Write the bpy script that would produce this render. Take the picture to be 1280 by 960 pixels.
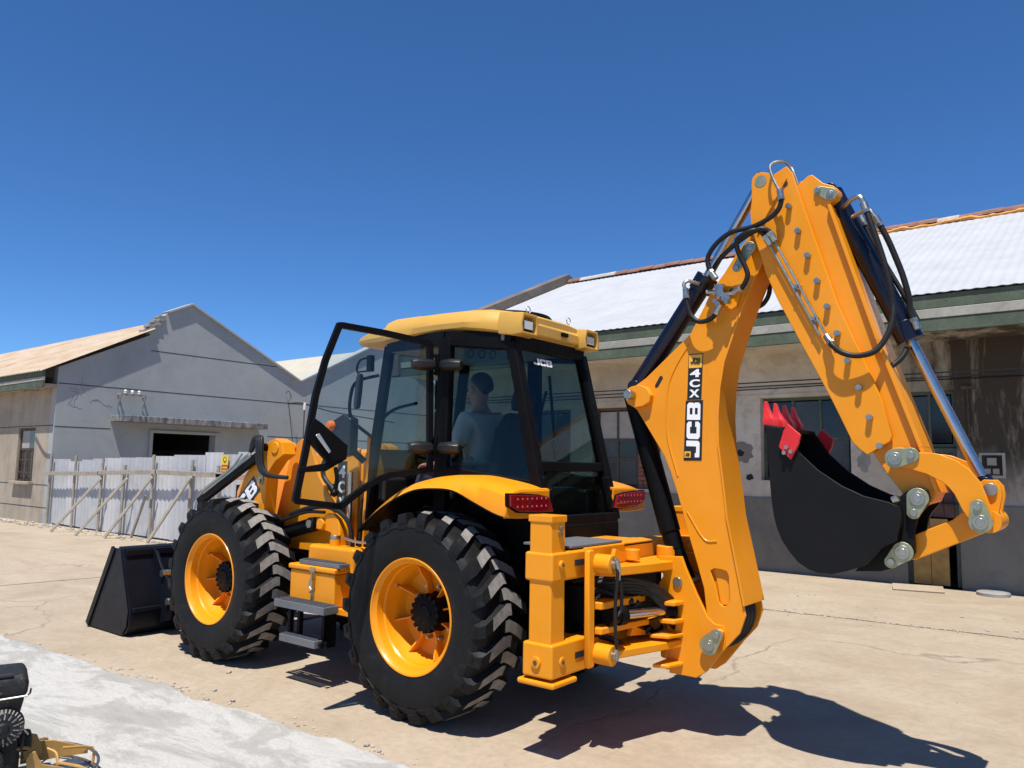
import bpy, bmesh, math, random
from mathutils import Vector, Matrix, noise

random.seed(7)
for o in list(bpy.data.objects):
    bpy.data.objects.remove(o)
SC = bpy.context.scene
COL = SC.collection

# ------------------------------------------------------------------ camera
cam_d = bpy.data.cameras.new('camera')
cam_d.sensor_width = 36.0
cam_d.lens = 27.2068
cam_d.clip_end = 3000
cam_d.clip_start = 0.05
camera = bpy.data.objects.new('camera', cam_d)
COL.objects.link(camera)
_r, _u, _d = Vector((0.784065, 0.620455, 0.016645)), Vector((0.053516, -0.094298, 0.994105)), Vector((-0.618367, 0.778552, 0.107140))
camera.matrix_world = Matrix(((_r.x, _u.x, -_d.x, 3.8887), (_r.y, _u.y, -_d.y, -4.9844), (_r.z, _u.z, -_d.z, 1.7209), (0, 0, 0, 1)))
SC.camera = camera

# ------------------------------------------------------------------ sky and sun
TO_SUN = Vector((0.15, -0.345, 1.0)).normalized()
w = bpy.data.worlds.new('World'); SC.world = w; w.use_nodes = True
nt = w.node_tree; nt.nodes.clear()
sky = nt.nodes.new('ShaderNodeTexSky'); sky.sky_type = 'NISHITA'; sky.sun_disc = False
sky.sun_elevation = math.asin(TO_SUN.z); sky.sun_rotation = math.atan2(TO_SUN.x, TO_SUN.y)
sky.altitude = 3000; sky.air_density = 1.0; sky.dust_density = 0.0; sky.ozone_density = 10.0
bg = nt.nodes.new('ShaderNodeBackground'); bg.inputs['Strength'].default_value = 0.112
ow = nt.nodes.new('ShaderNodeOutputWorld')
hs = nt.nodes.new('ShaderNodeHueSaturation'); hs.inputs['Saturation'].default_value = 1.10
nt.links.new(sky.outputs[0], hs.inputs['Color']); nt.links.new(hs.outputs[0], bg.inputs['Color']); nt.links.new(bg.outputs[0], ow.inputs['Surface'])
sun_d = bpy.data.lights.new('sun', 'SUN'); sun_d.energy = 5.0; sun_d.angle = math.radians(0.53); sun_d.color = (1.0, 0.955, 0.89)
sun = bpy.data.objects.new('sun', sun_d); COL.objects.link(sun)
sun.rotation_euler = TO_SUN.to_track_quat('Z', 'Y').to_euler(); sun.location = (0, 0, 30)
SC.view_settings.view_transform = 'Standard'; SC.view_settings.look = 'None'
SC.view_settings.exposure = 0.45; SC.view_settings.gamma = 1.0; SC.view_settings.use_curve_mapping = False
SC.cycles.max_bounces = 8; SC.cycles.transparent_max_bounces = 24

# ------------------------------------------------------------------ helpers
def tag(o, label=None, cat=None, group=None, kind=None):
    for k, v in (('label', label), ('category', cat), ('group', group), ('kind', kind)):
        if v: o[k] = v
    return o

def empty(name, loc=(0, 0, 0), parent=None):
    o = bpy.data.objects.new(name, None); COL.objects.link(o)
    o.location = loc; o.empty_display_size = 0.2
    if parent: o.parent = parent
    return o

class MB:
    """collects verts and faces in world metres, then links them as one mesh object"""
    def __init__(self): self.v = []; self.f = []
    def add(self, vs, fs):
        n = len(self.v); self.v += [tuple(q) for q in vs]; self.f += [tuple(i + n for i in q) for q in fs]; return self
    def box(self, x0, x1, y0, y1, z0, z1):
        vs = [(x, y, z) for x in (x0, x1) for y in (y0, y1) for z in (z0, z1)]
        return self.add(vs, [(0, 1, 3, 2), (4, 6, 7, 5), (0, 4, 5, 1), (2, 3, 7, 6), (0, 2, 6, 4), (1, 5, 7, 3)])
    def beam(self, a, b, w, h, up=(0, 0, 1)):
        a, b = Vector(a), Vector(b); d = (b - a).normalized(); s = d.cross(Vector(up))
        if s.length < 1e-4: s = d.cross(Vector((1, 0, 0)))
        s.normalize(); t = s.cross(d)
        c = [(-1, -1), (1, -1), (1, 1), (-1, 1)]
        vs = [p + s * (i * w / 2) + t * (j * h / 2) for p in (a, b) for i, j in c]
        return self.add(vs, [(0, 1, 2, 3), (7, 6, 5, 4), (0, 4, 5, 1), (1, 5, 6, 2), (2, 6, 7, 3), (3, 7, 4, 0)])
    def prism(self, pts, y0, y1, half=None, plane='xz'):
        """outline in a plane pushed out along the third axis; half(z) gives a tapering half width instead of y0, y1"""
        n = len(pts); vs = []
        for k, c in enumerate((y0, y1)):
            for a, b in pts:
                cc = c if half is None else (-half(b) + y0 if k == 0 else half(b) + y1)
                vs.append((a, cc, b) if plane == 'xz' else ((cc, a, b) if plane == 'yz' else (a, b, cc)))
        fs = [tuple(range(n)), tuple(range(2 * n - 1, n - 1, -1))]
        fs += [(i, n + i, n + (i + 1) % n, (i + 1) % n) for i in range(n)]
        return self.add(vs, fs)
    def cyl(self, a, b, r, n=20, r2=None, caps=True):
        a, b = Vector(a), Vector(b); r2 = r if r2 is None else r2
        d = (b - a).normalized(); s = d.orthogonal().normalized(); t = d.cross(s); vs = []
        for p, q in ((a, r), (b, r2)):
            vs += [p + (s * math.cos(6.28318530718 * i / n) + t * math.sin(6.28318530718 * i / n)) * q for i in range(n)]
        fs = [(i, (i + 1) % n, n + (i + 1) % n, n + i) for i in range(n)]
        if caps: fs += [tuple(range(n - 1, -1, -1)), tuple(range(n, 2 * n))]
        return self.add(vs, fs)
    def tube(self, pts, r, n=8, smooth=5, caps=True):
        P = [Vector(q) for q in pts]
        if smooth > 1 and len(P) > 2:
            Q = []; E = [P[0] * 2 - P[1]] + P + [P[-1] * 2 - P[-2]]
            for i in range(1, len(E) - 2):
                a, b, c, d = E[i - 1:i + 3]
                for k in range(smooth):
                    t = k / smooth
                    Q.append(((b * 2) + (c - a) * t + (a * 2 - b * 5 + c * 4 - d) * t * t + (b * 3 - a - c * 3 + d) * t ** 3) * 0.5)
            P = Q + [P[-1]]
        vs = []; s = None
        for i, q in enumerate(P):
            d = (P[min(i + 1, len(P) - 1)] - P[max(i - 1, 0)]).normalized()
            s = d.orthogonal().normalized() if s is None else (s - d * s.dot(d)).normalized()
            t = d.cross(s); rr = r[i] if isinstance(r, list) else r
            vs += [q + (s * math.cos(6.28318530718 * k / n) + t * math.sin(6.28318530718 * k / n)) * rr for k in range(n)]
        m = len(P)
        fs = [(i * n + k, i * n + (k + 1) % n, (i + 1) * n + (k + 1) % n, (i + 1) * n + k) for i in range(m - 1) for k in range(n)]
        if caps: fs += [tuple(range(n - 1, -1, -1)), tuple(range((m - 1) * n, m * n))]
        return self.add(vs, fs)
    def lathe(self, prof, n=48, axis='y', org=(0, 0, 0), closed=False):
        """profile of (radius, offset along axis) turned round the axis"""
        m = len(prof); vs = []
        for i in range(n):
            c, s = math.cos(6.28318530718 * i / n), math.sin(6.28318530718 * i / n)
            for r, h in prof:
                q = (r * c, h, r * s) if axis == 'y' else ((r * c, r * s, h) if axis == 'z' else (h, r * c, r * s))
                vs.append((q[0] + org[0], q[1] + org[1], q[2] + org[2]))
        k = m if closed else m - 1
        fs = [(i * m + j, i * m + (j + 1) % m, ((i + 1) % n) * m + (j + 1) % m, ((i + 1) % n) * m + j) for i in range(n) for j in range(k)]
        return self.add(vs, fs)
    def loft(self, rings, close=True, caps=True):
        n = len(rings[0]); vs = [q for r in rings for q in r]
        k = n if close else n - 1
        fs = [(i * n + j, i * n + (j + 1) % n, (i + 1) * n + (j + 1) % n, (i + 1) * n + j) for i in range(len(rings) - 1) for j in range(k)]
        if caps and close: fs += [tuple(range(n - 1, -1, -1)), tuple(range((len(rings) - 1) * n, len(rings) * n))]
        return self.add(vs, fs)
    def obj(self, name, mat, parent=None, bevel=0.0, smooth=38, seg=2, origin=None, solid=0.0):
        me = bpy.data.meshes.new(name)
        off = Vector(origin) if origin else Vector((0, 0, 0))
        me.from_pydata([tuple(Vector(q) - off) for q in self.v], [], self.f)
        bm = bmesh.new(); bm.from_mesh(me)
        bmesh.ops.recalc_face_normals(bm, faces=bm.faces[:]); bm.to_mesh(me); bm.free()
        for ml in (mat if isinstance(mat, (list, tuple)) else [mat]): me.materials.append(ml)
        me.set_sharp_from_angle(angle=math.radians(smooth))
        me.polygons.foreach_set('use_smooth', [not solid] * len(me.polygons))
        o = bpy.data.objects.new(name, me); COL.objects.link(o)
        if parent: o.parent = parent
        if origin: o.location = origin
        if solid:
            m = o.modifiers.new('solid', 'SOLIDIFY'); m.thickness = solid; m.offset = 0
        if bevel:
            m = o.modifiers.new('bevel', 'BEVEL'); m.width = bevel; m.segments = seg; m.limit_method = 'ANGLE'; m.angle_limit = math.radians(40); m.harden_normals = True
        return o

def copy_tree(o, parent=None):
    c = o.copy(); COL.objects.link(c); c.parent = parent
    for ch in list(o.children): copy_tree(ch, c)
    return c

_txt = {}
def text_mesh(s, bold=0.0, shear=0.0, depth=0.004):
    """flat lettering in the XY plane, one unit high, centred"""
    k = (s, bold, shear, depth)
    if k in _txt: return _txt[k]
    cu = bpy.data.curves.new('lettering', 'FONT'); cu.body = s; cu.size = 1.0; cu.offset = bold; cu.shear = shear
    cu.extrude = depth; cu.align_x = 'CENTER'; cu.resolution_u = 4
    ob = bpy.data.objects.new('lettering_curve', cu); COL.objects.link(ob)
    dg = bpy.context.evaluated_depsgraph_get(); dg.update()
    me = bpy.data.meshes.new_from_object(ob.evaluated_get(dg))
    bpy.data.objects.remove(ob); bpy.data.curves.remove(cu)
    xs = [v.co.x for v in me.vertices]; ys = [v.co.y for v in me.vertices]
    cx, cy, h, wd = (min(xs) + max(xs)) / 2, (min(ys) + max(ys)) / 2, max(ys) - min(ys), max(xs) - min(xs)
    for v in me.vertices: v.co.x = (v.co.x - cx) / wd; v.co.y = (v.co.y - cy) / h
    _txt[k] = me
    return me

BLOCK = {'J': ([(.10, 0), (.88, 0), (1, .12), (1, 1), (.68, 1), (.68, .25), (.30, .25), (.30, .34), (0, .34), (0, .11)], []),
         'C': ([(.13, 0), (.87, 0), (1, .13), (1, .36), (.70, .36), (.70, .25), (.31, .25), (.31, .75), (.70, .75), (.70, .64), (1, .64), (1, .87), (.87, 1), (.13, 1), (0, .87), (0, .13)], []),
         'B': ([(0, 0), (.87, 0), (1, .13), (1, .42), (.92, .5), (1, .58), (1, .87), (.87, 1), (0, 1)], [[(.31, .2), (.69, .2), (.69, .41), (.31, .41)], [(.31, .59), (.69, .59), (.69, .8), (.31, .8)]])}
def block_mesh(s):
    """square heavy capitals built as outlines with their counters cut out"""
    bm = bmesh.new(); gap = .10; tot = len(s) + gap * (len(s) - 1)
    for i, ch in enumerate(s):
        outer, holes = BLOCK[ch]; ed = []; ox = i * (1 + gap)
        for loop in [outer] + holes:
            vs = [bm.verts.new(((ox + a) / tot - .5, b - .5, 0)) for a, b in loop]
            ed += [bm.edges.new((vs[k], vs[(k + 1) % len(vs)])) for k in range(len(vs))]
        bmesh.ops.triangle_fill(bm, use_beauty=True, use_dissolve=False, edges=ed)
    r = bmesh.ops.extrude_face_region(bm, geom=bm.faces[:])
    for v in r['geom']:
        if isinstance(v, bmesh.types.BMVert): v.co.z = .004
    bmesh.ops.recalc_face_normals(bm, faces=bm.faces[:])
    me = bpy.data.meshes.new('lettering'); bm.to_mesh(me); bm.free(); return me

def lettering(s, pos, right, up, width, height, mat, parent, bold=0.02, shear=0.0, thick=0.002, name='lettering'):
    me = block_mesh(s) if s == 'JCB' else text_mesh(s, bold, shear).copy()
    me.materials.clear(); me.materials.append(mat)
    r, u = Vector(right).normalized(), Vector(up).normalized(); n = r.cross(u)
    M = Matrix(((r.x * width, u.x * height, n.x * thick / 0.004, pos[0]), (r.y * width, u.y * height, n.y * thick / 0.004, pos[1]), (r.z * width, u.z * height, n.z * thick / 0.004, pos[2]), (0, 0, 0, 1)))
    me.transform(M)
    o = bpy.data.objects.new(name, me); COL.objects.link(o); o.parent = parent
    return o

# ------------------------------------------------------------------ materials
def lin(c): return tuple((q / 12.92 if q <= 0.04045 else ((q + 0.055) / 1.055) ** 2.4) for q in c)
class N:
    """small node helper"""
    def __init__(self, name):
        self.m = bpy.data.materials.new(name); self.m.use_nodes = True; self.t = self.m.node_tree
        self.b = self.t.nodes['Principled BSDF']; self.o = self.t.nodes['Material Output']
    def n(self, typ, **kw):
        x = self.t.nodes.new('ShaderNode' + typ)
        for k, v in kw.items():
            if k.startswith('i_'):
                q = k[2:].replace('_', ' '); x.inputs[q if q in x.inputs else int(q)].default_value = v
            else: setattr(x, k, v)
        return x
    def l(self, a, b): self.t.links.new(a, b)
    def coord(self, sc=(1, 1, 1), kind='Object'):
        tc = self.n('TexCoord'); mp = self.n('Mapping'); mp.inputs['Scale'].default_value = sc
        self.l(tc.outputs[kind], mp.inputs['Vector']); return mp.outputs[0]
    def noise(self, vec, scale, detail=6, rough=0.6, dist=0.0):
        x = self.n('TexNoise'); x.inputs['Scale'].default_value = scale; x.inputs['Detail'].default_value = detail
        x.inputs['Roughness'].default_value = rough; x.inputs['Distortion'].default_value = dist
        if vec: self.l(vec, x.inputs['Vector'])
        return x.outputs['Fac']
    def ramp(self, fac, stops, interp='LINEAR'):
        x = self.n('ValToRGB'); cr = x.color_ramp; cr.interpolation = interp
        while len(cr.elements) > 1: cr.elements.remove(cr.elements[-1])
        for i, (p, c) in enumerate(stops):
            e = cr.elements[0] if i == 0 else cr.elements.new(p)
            e.position = p; e.color = (*c, 1) if len(c) == 3 else c
        self.l(fac, x.inputs['Fac']); return x.outputs['Color']
    def mix(self, fac, a, b, mode='MIX'):
        x = self.n('Mix', data_type='RGBA', blend_type=mode)
        for s, q in ((x.inputs[0], fac), (x.inputs[6], a), (x.inputs[7], b)):
            if isinstance(q, (int, float)): s.default_value = q
            elif isinstance(q, tuple): s.default_value = (*q, 1) if len(q) == 3 else q
            else: self.l(q, s)
        return x.outputs[2]
    def bump(self, h, strength=0.3, dist=0.02, normal=None):
        x = self.n('Bump'); x.inputs['Strength'].default_value = strength; x.inputs['Distance'].default_value = dist
        self.l(h, x.inputs['Height'])
        if normal: self.l(normal, x.inputs['Normal'])
        self.l(x.outputs[0], self.b.inputs['Normal']); return x.outputs[0]
    def math(self, op, a, b=0.0):
        x = self.n('Math', operation=op)
        for s, q in ((x.inputs[0], a), (x.inputs[1], b)):
            if isinstance(q, (int, float)): s.default_value = q
            else: self.l(q, s)
        return x.outputs[0]
    def set(self, color=None, rough=None, metal=None, coat=None, spec=None):
        for k, v in (('Base Color', color), ('Roughness', rough), ('Metallic', metal), ('Coat Weight', coat), ('Specular IOR Level', spec)):
            if v is None: continue
            s = self.b.inputs[k]
            if isinstance(v, tuple): s.default_value = (*v, 1) if len(v) == 3 else v
            elif isinstance(v, (int, float)): s.default_value = v
            else: self.l(v, s)
        return self

def plain(name, col, rough=0.5, metal=0.0, var=0.12, scale=6.0, bump=0.0, coat=0.0, spec=None, bscale=60):
    """one base colour with slight uneven wear"""
    k = N(name); v = k.coord()
    f = k.noise(v, scale, 7, 0.65)
    a = tuple(max(0, q * (1 - var)) for q in col); b = tuple(min(1, q * (1 + var)) for q in col)
    k.set(color=k.ramp(f, [(0.3, a), (0.7, b)]), metal=metal, coat=coat, spec=spec)
    k.set(rough=k.ramp(k.noise(v, scale * 2.3, 5), [(0.3, (rough * 0.85,) * 3), (0.7, (min(1, rough * 1.15),) * 3)]))
    if bump: k.bump(k.noise(v, bscale, 5), bump, 0.004)
    return k.m

def paint_mat(name, col, rough=0.33, dust=(0.42, 0.33, 0.22)):
    """glossy machine paint with orange peel and a thin dust film"""
    k = N(name); v = k.coord()
    big = k.noise(v, 2.2, 6, 0.6); fine = k.noise(v, 38, 6, 0.7)
    c = k.ramp(big, [(0.3, tuple(q * 0.93 for q in col)), (0.7, tuple(min(1, q * 1.05) for q in col))])
    d = k.math('MULTIPLY', k.ramp(big, [(0.45, (0, 0, 0)), (0.8, (1, 1, 1))]), k.ramp(fine, [(0.4, (0, 0, 0)), (0.75, (0.2, 0.2, 0.2))]))
    run = k.noise(k.coord((5, 5, 0.7)), 2.0, 8, 0.7, 0.3)
    c = k.mix(k.math('MULTIPLY', k.ramp(run, [(0.55, (0, 0, 0)), (0.8, (1, 1, 1))]), 0.16), c, dust)
    k.set(color=k.mix(d, c, dust), rough=k.ramp(fine, [(0.3, (rough * 0.9,) * 3), (0.8, (rough * 1.45,) * 3)]), coat=0.08, spec=0.32)
    k.b.inputs['Coat Roughness'].default_value = 0.15
    k.bump(k.noise(v, 160, 3), 0.04, 0.002)
    return k.m

def glass_mat(name, tint, gloss=1.0):
    k = N(name); k.t.nodes.remove(k.b)
    tr = k.n('BsdfTransparent'); tr.inputs[0].default_value = (*tint, 1)
    gl = k.n('BsdfGlossy'); gl.inputs['Roughness'].default_value = 0.015; gl.inputs[0].default_value = (0.95, 0.97, 1, 1)
    fr = k.n('Fresnel'); ge = k.n('NewGeometry'); k.l(k.math('SUBTRACT', 1.5, k.math('MULTIPLY', ge.outputs['Backfacing'], 0.8333)), fr.inputs[0])
    mx = k.n('MixShader'); k.l(k.math('MULTIPLY', fr.outputs[0], gloss), mx.inputs[0]); k.l(tr.outputs[0], mx.inputs[1]); k.l(gl.outputs[0], mx.inputs[2])
    k.l(mx.outputs[0], k.o.inputs['Surface'])
    return k.m

ORANGE = paint_mat('machine_orange', (0.76, 0.272, 0.004))
ROOFY = plain('fibreglass_yellow', (0.55, 0.31, 0.055), 0.5, var=0.07, scale=3)
BLACK = plain('satin_black', (0.004, 0.004, 0.0045), 0.5, var=0.3, spec=0.1)
def scratched(name, col, light):
    k = N(name); v = k.coord((1, 1, 1)); a = k.noise(v, 3.5, 8, 0.7)
    s1 = k.noise(k.coord((2.2, 9, 34)), 3.0, 6, 0.8, 0.2); s2 = k.noise(k.coord((30, 9, 3)), 2.0, 6, 0.8, 0.2)
    c = k.ramp(a, [(0.3, col), (0.75, tuple(q * 1.8 for q in col))])
    c = k.mix(k.math('MULTIPLY', k.ramp(s1, [(0.64, (0, 0, 0)), (0.70, (1, 1, 1))]), 0.5), c, light)
    c = k.mix(k.math('MULTIPLY', k.ramp(s2, [(0.66, (0, 0, 0)), (0.71, (1, 1, 1))]), 0.4), c, light)
    k.set(color=c, spec=0.22, rough=k.ramp(a, [(0.3, (0.45,) * 3), (0.7, (0.62,) * 3)])); return k.m
BUCKETB = scratched('bucket_black', (0.0035, 0.0035, 0.004), (0.018, 0.017, 0.016))
LBUCKET = plain('loader_bucket_navy_black', (0.006, 0.0075, 0.012), 0.4, var=0.25, scale=4, spec=0.16)
NAVY = plain('cylinder_navy', (0.004, 0.0055, 0.016), 0.28, var=0.2, spec=0.4)
CHROME = plain('chrome', (0.52, 0.505, 0.485), 0.27, 1.0, var=0.04)
STEEL = plain('zinc_steel', (0.40, 0.40, 0.35), 0.38, 1.0, var=0.15, scale=20)
ZINC = plain('yellow_zinc_plate', (0.34, 0.35, 0.23), 0.45, 0.75, var=0.2, scale=14)
RUBBER = plain('hose_rubber', (0.007, 0.007, 0.007), 0.5, var=0.3, scale=12, spec=0.35)
GREYSTEP = plain('step_grey', (0.115, 0.12, 0.13), 0.55, var=0.15)
RED = plain('tooth_red', (0.62, 0.018, 0.02), 0.38, var=0.12, scale=12)
WHITE = plain('decal_white', (0.82, 0.82, 0.82), 0.45, var=0.03)
DECALK = plain('decal_black', (0.012, 0.012, 0.013), 0.4, var=0.1)
DECALY = plain('decal_yellow', (0.80, 0.42, 0.03), 0.45, var=0.04)
GLASS = glass_mat('cab_glass', (0.62, 0.72, 0.72), 0.36)
DOORGLASS = glass_mat('door_glass', (0.84, 0.89, 0.90), 0.5)
SEATM = plain('seat_fabric', (0.012, 0.013, 0.016), 0.8, var=0.2)
PLASTIC = plain('trim_plastic', (0.006, 0.0062, 0.0066), 0.45, var=0.15, bump=0.1)
GREYTRIM = plain('cab_lining', (0.16, 0.17, 0.17), 0.7, var=0.08)
def tyre_mat():
    k = N('tyre_rubber'); v = k.coord()
    f = k.noise(v, 7, 8, 0.7); g = k.noise(v, 45, 5, 0.7)
    c = k.ramp(f, [(0.3, (0.0055, 0.0055, 0.006)), (0.58, (0.0095, 0.0095, 0.010)), (0.76, (0.034, 0.030, 0.026))])
    k.set(color=c, spec=0.18, rough=k.ramp(g, [(0.3, (0.48,) * 3), (0.7, (0.68,) * 3)])); k.bump(g, 0.12, 0.004); return k.m
TYRE = tyre_mat()
LUGTOP = plain('tread_face', (0.20, 0.186, 0.17), 0.75, var=0.35, scale=18, bump=0.15)  # worn grey lug tops, with the sun they catch put into the colour
def lamp_red():
    k = N('tail_lamp_red'); v = k.coord((1, 1, 1))
    k.set(color=(0.28, 0.006, 0.012), rough=0.08, coat=0.6); k.b.inputs['Transmission Weight'].default_value = 0.25; return k.m
LAMPR = lamp_red()
LAMPCLEAR = plain('lamp_lens', (0.75, 0.76, 0.72), 0.1, 0.35, var=0.15, scale=40)
DIODE = plain('lamp_diode_pink', (0.42, 0.10, 0.10), 0.25, var=0.1)
AMBER = plain('amber_lens', (0.75, 0.16, 0.01), 0.12, var=0.1)
# outlines in metres (x rearward, y to the machine's right, z up), measured once
BOOM = [(1.651, 0.550), (1.635, 0.649), (1.697, 0.779), (1.677, 0.959), (1.630, 1.109), (1.567, 1.300), (1.525, 1.442), (1.487, 1.563), (1.435, 1.708), (1.387, 1.816), (1.314, 1.927), (1.239, 2.039), (1.169, 2.143), (1.117, 2.185), (1.091, 2.244), (1.117, 2.294), (1.240, 2.368), (1.347, 2.457), (1.470, 2.560), (1.578, 2.651), (1.680, 2.833), (1.733, 2.937), (1.825, 3.045), (1.938, 3.202), (2.016, 3.286), (2.096, 3.239), (2.093, 3.085), (2.021, 2.963), (1.954, 2.812), (1.892, 2.647), (1.817, 2.440), (1.787, 2.266), (1.774, 2.081), (1.777, 1.896), (1.817, 1.585), (1.834, 1.421), (1.884, 1.182), (1.939, 0.913), (1.957, 0.817), (1.916, 0.704), (1.852, 0.631), (1.760, 0.533)]
BOOM_CORE = [(1.780, 0.860), (1.750, 1.043), (1.681, 1.310), (1.621, 1.499), (1.559, 1.710), (1.501, 1.871), (1.443, 2.035), (1.431, 2.201), (1.517, 2.417), (1.649, 2.627), (1.720, 2.785), (1.825, 3.018), (1.938, 3.180), (2.016, 3.264), (2.090, 3.219), (2.087, 3.086), (2.019, 2.963), (1.952, 2.812), (1.889, 2.648), (1.814, 2.440), (1.784, 2.266), (1.771, 2.081), (1.774, 1.896), (1.814, 1.585), (1.831, 1.421), (1.881, 1.181), (1.935, 0.913), (1.940, 0.879)]
BOOM_CREASE = [(1.570, 2.579), (1.472, 2.434), (1.411, 2.271), (1.409, 1.967), (1.490, 1.682)]
BOOM_SLOT = [(1.720, 1.072), (1.748, 1.091), (1.795, 1.089), (1.832, 1.079), (1.845, 1.053), (1.853, 0.897), (1.833, 0.866), (1.810, 0.858), (1.783, 0.877), (1.747, 1.005)]
BOOM_SLIT = [(1.350, 2.375), (1.368, 2.374), (1.373, 2.357), (1.334, 2.296), (1.315, 2.293), (1.312, 2.311)]
BOOM_ARMRIB = [(1.559, 1.444), (1.678, 1.275), (1.768, 1.265)]
BOOM_EAR = [(1.137, 2.305), (1.208, 2.318), (1.271, 2.292), (1.302, 2.240), (1.290, 2.190), (1.239, 2.163), (1.175, 2.154), (1.117, 2.185), (1.091, 2.244), (1.111, 2.289)]
KING = [(1.353, 1.139), (1.523, 1.149), (1.551, 1.077), (1.628, 0.917), (1.703, 0.780), (1.750, 0.743), (1.811, 0.739), (1.830, 0.692), (1.816, 0.591), (1.692, 0.435), (1.623, 0.385), (1.430, 0.384), (1.431, 0.519), (1.468, 0.576), (1.469, 0.718), (1.440, 0.792), (1.352, 0.953), (1.389, 1.010)]
KING_PLATE = [(1.694, 0.617), (1.699, 0.649), (1.766, 0.711), (1.799, 0.723), (1.822, 0.710), (1.822, 0.685), (1.784, 0.606), (1.750, 0.579), (1.712, 0.582)]
STICK = [(2.102, 3.099), (2.064, 3.219), (2.039, 3.317), (2.034, 3.412), (2.046, 3.491), (2.047, 3.613), (2.056, 3.645), (2.079, 3.666), (2.112, 3.666), (2.171, 3.646), (2.203, 3.634), (2.275, 3.668), (2.312, 3.620), (2.341, 3.511), (2.566, 2.735), (2.664, 2.482), (2.746, 2.277), (2.793, 2.144), (2.842, 1.935), (2.828, 1.903), (2.706, 1.826), (2.667, 1.858), (2.624, 1.905), (2.527, 2.130), (2.438, 2.319), (2.337, 2.525), (2.204, 2.804), (2.130, 2.986)]
STICK_BOLTS = [(2.292, 3.394), (2.345, 3.224), (2.400, 3.058), (2.454, 2.889), (2.509, 2.723), (2.563, 2.554), (2.618, 2.384), (2.676, 2.219), (2.728, 2.044), (2.779, 1.879)]
STICK_HOLES = [(2.108, 3.604), (2.266, 3.551)]
STICK_IN = [(2.297, 3.530), (2.328, 3.534), (2.398, 3.589), (2.423, 3.591), (2.489, 3.521), (2.548, 3.491), (2.571, 3.470), (2.579, 3.443), (2.568, 3.410), (2.539, 3.390), (2.525, 3.384), (2.773, 2.492), (2.976, 1.868), (3.050, 1.616), (3.029, 1.567), (2.952, 1.537), (2.896, 1.575), (2.865, 1.630), (2.794, 1.730), (2.733, 1.834), (2.681, 1.904)]
STICK_FLANGE = [(2.520, 3.364), (2.773, 2.492), (2.976, 1.868), (3.050, 1.616)]
BUCKET = [(2.166, 2.001), (2.263, 1.985), (2.310, 1.912), (2.361, 1.840), (2.468, 1.736), (2.600, 1.647), (2.716, 1.594), (2.840, 1.566), (2.890, 1.546), (2.898, 1.492), (2.891, 1.427), (2.873, 1.356), (2.801, 1.313), (2.758, 1.261), (2.705, 1.207), (2.619, 1.172), (2.531, 1.146), (2.454, 1.145), (2.398, 1.162), (2.341, 1.197), (2.290, 1.257), (2.249, 1.318), (2.221, 1.387), (2.204, 1.457), (2.192, 1.551), (2.184, 1.659), (2.173, 1.840)]
SIDECUT = [(2.307, 2.007), (2.382, 1.940), (2.369, 1.887), (2.320, 1.792), (2.250, 1.870), (2.282, 1.971)]
EARS = [(2.816, 1.539), (2.870, 1.591), (2.901, 1.620), (2.933, 1.641), (2.974, 1.650), (3.013, 1.635), (3.026, 1.591), (3.010, 1.547), (2.973, 1.501), (2.957, 1.468), (2.939, 1.390), (2.941, 1.291), (2.919, 1.246), (2.857, 1.208), (2.762, 1.171), (2.622, 1.158), (2.712, 1.273)]
PINS = [(2.860, 1.807), (2.969, 1.588), (3.264, 1.476), (2.883, 1.290), (3.302, 1.646)]
KEEPERS = [(2.943, 1.826), (2.946, 1.510), (3.255, 1.557), (2.823, 1.232)]
BANANA = [(2.815, 1.804), (2.824, 1.843), (2.851, 1.866), (2.888, 1.872), (2.978, 1.841), (3.038, 1.840), (3.086, 1.831), (3.162, 1.798), (3.216, 1.756), (3.269, 1.685), (3.293, 1.613), (3.317, 1.530), (3.319, 1.468), (3.295, 1.431), (3.240, 1.433), (3.210, 1.483), (3.180, 1.534), (3.145, 1.618), (3.118, 1.655), (3.090, 1.681), (3.014, 1.723), (2.914, 1.754), (2.842, 1.762)]
LUG = [(3.255, 1.684), (3.274, 1.698), (3.320, 1.697), (3.346, 1.665), (3.353, 1.613), (3.336, 1.528), (3.330, 1.464), (3.300, 1.431), (3.256, 1.481)]
LINK = [(2.938, 1.388), (3.119, 1.475), (3.169, 1.521), (3.299, 1.506), (3.305, 1.433), (3.162, 1.360), (2.933, 1.245), (2.872, 1.239), (2.854, 1.327)]
HOSE_TOP = [(2.257, -0.240, 3.486), (2.265, -0.240, 3.432), (2.242, -0.240, 3.365), (2.177, -0.240, 3.319), (2.073, -0.240, 3.286), (1.938, -0.240, 3.277), (1.834, -0.240, 3.221), (1.770, -0.240, 3.136), (1.780, -0.240, 3.046), (1.817, -0.240, 2.989)]
PIPE_TOP = [(2.328, -0.100, 3.552), (2.302, -0.100, 3.638), (2.277, -0.100, 3.693), (2.246, -0.140, 3.715), (2.199, -0.190, 3.700), (2.187, -0.220, 3.653), (2.225, -0.235, 3.547), (2.255, -0.240, 3.486)]
HOSE_LOOP = [(2.177, -0.220, 3.161), (2.152, -0.230, 3.215), (2.118, -0.240, 3.255), (2.073, -0.260, 3.254), (2.007, -0.260, 3.233), (1.971, -0.250, 3.202), (1.979, -0.230, 3.125), (2.014, -0.220, 3.042), (2.030, -0.220, 2.974), (1.995, -0.220, 2.906), (1.936, -0.200, 2.887)]
HOSE_LONG = [(2.209, -0.220, 3.181), (2.179, -0.230, 3.239), (2.128, -0.250, 3.260), (2.036, -0.250, 3.230), (1.933, -0.230, 3.180), (1.836, -0.200, 3.121), (1.777, -0.180, 3.059), (1.728, -0.150, 2.990)]
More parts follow.
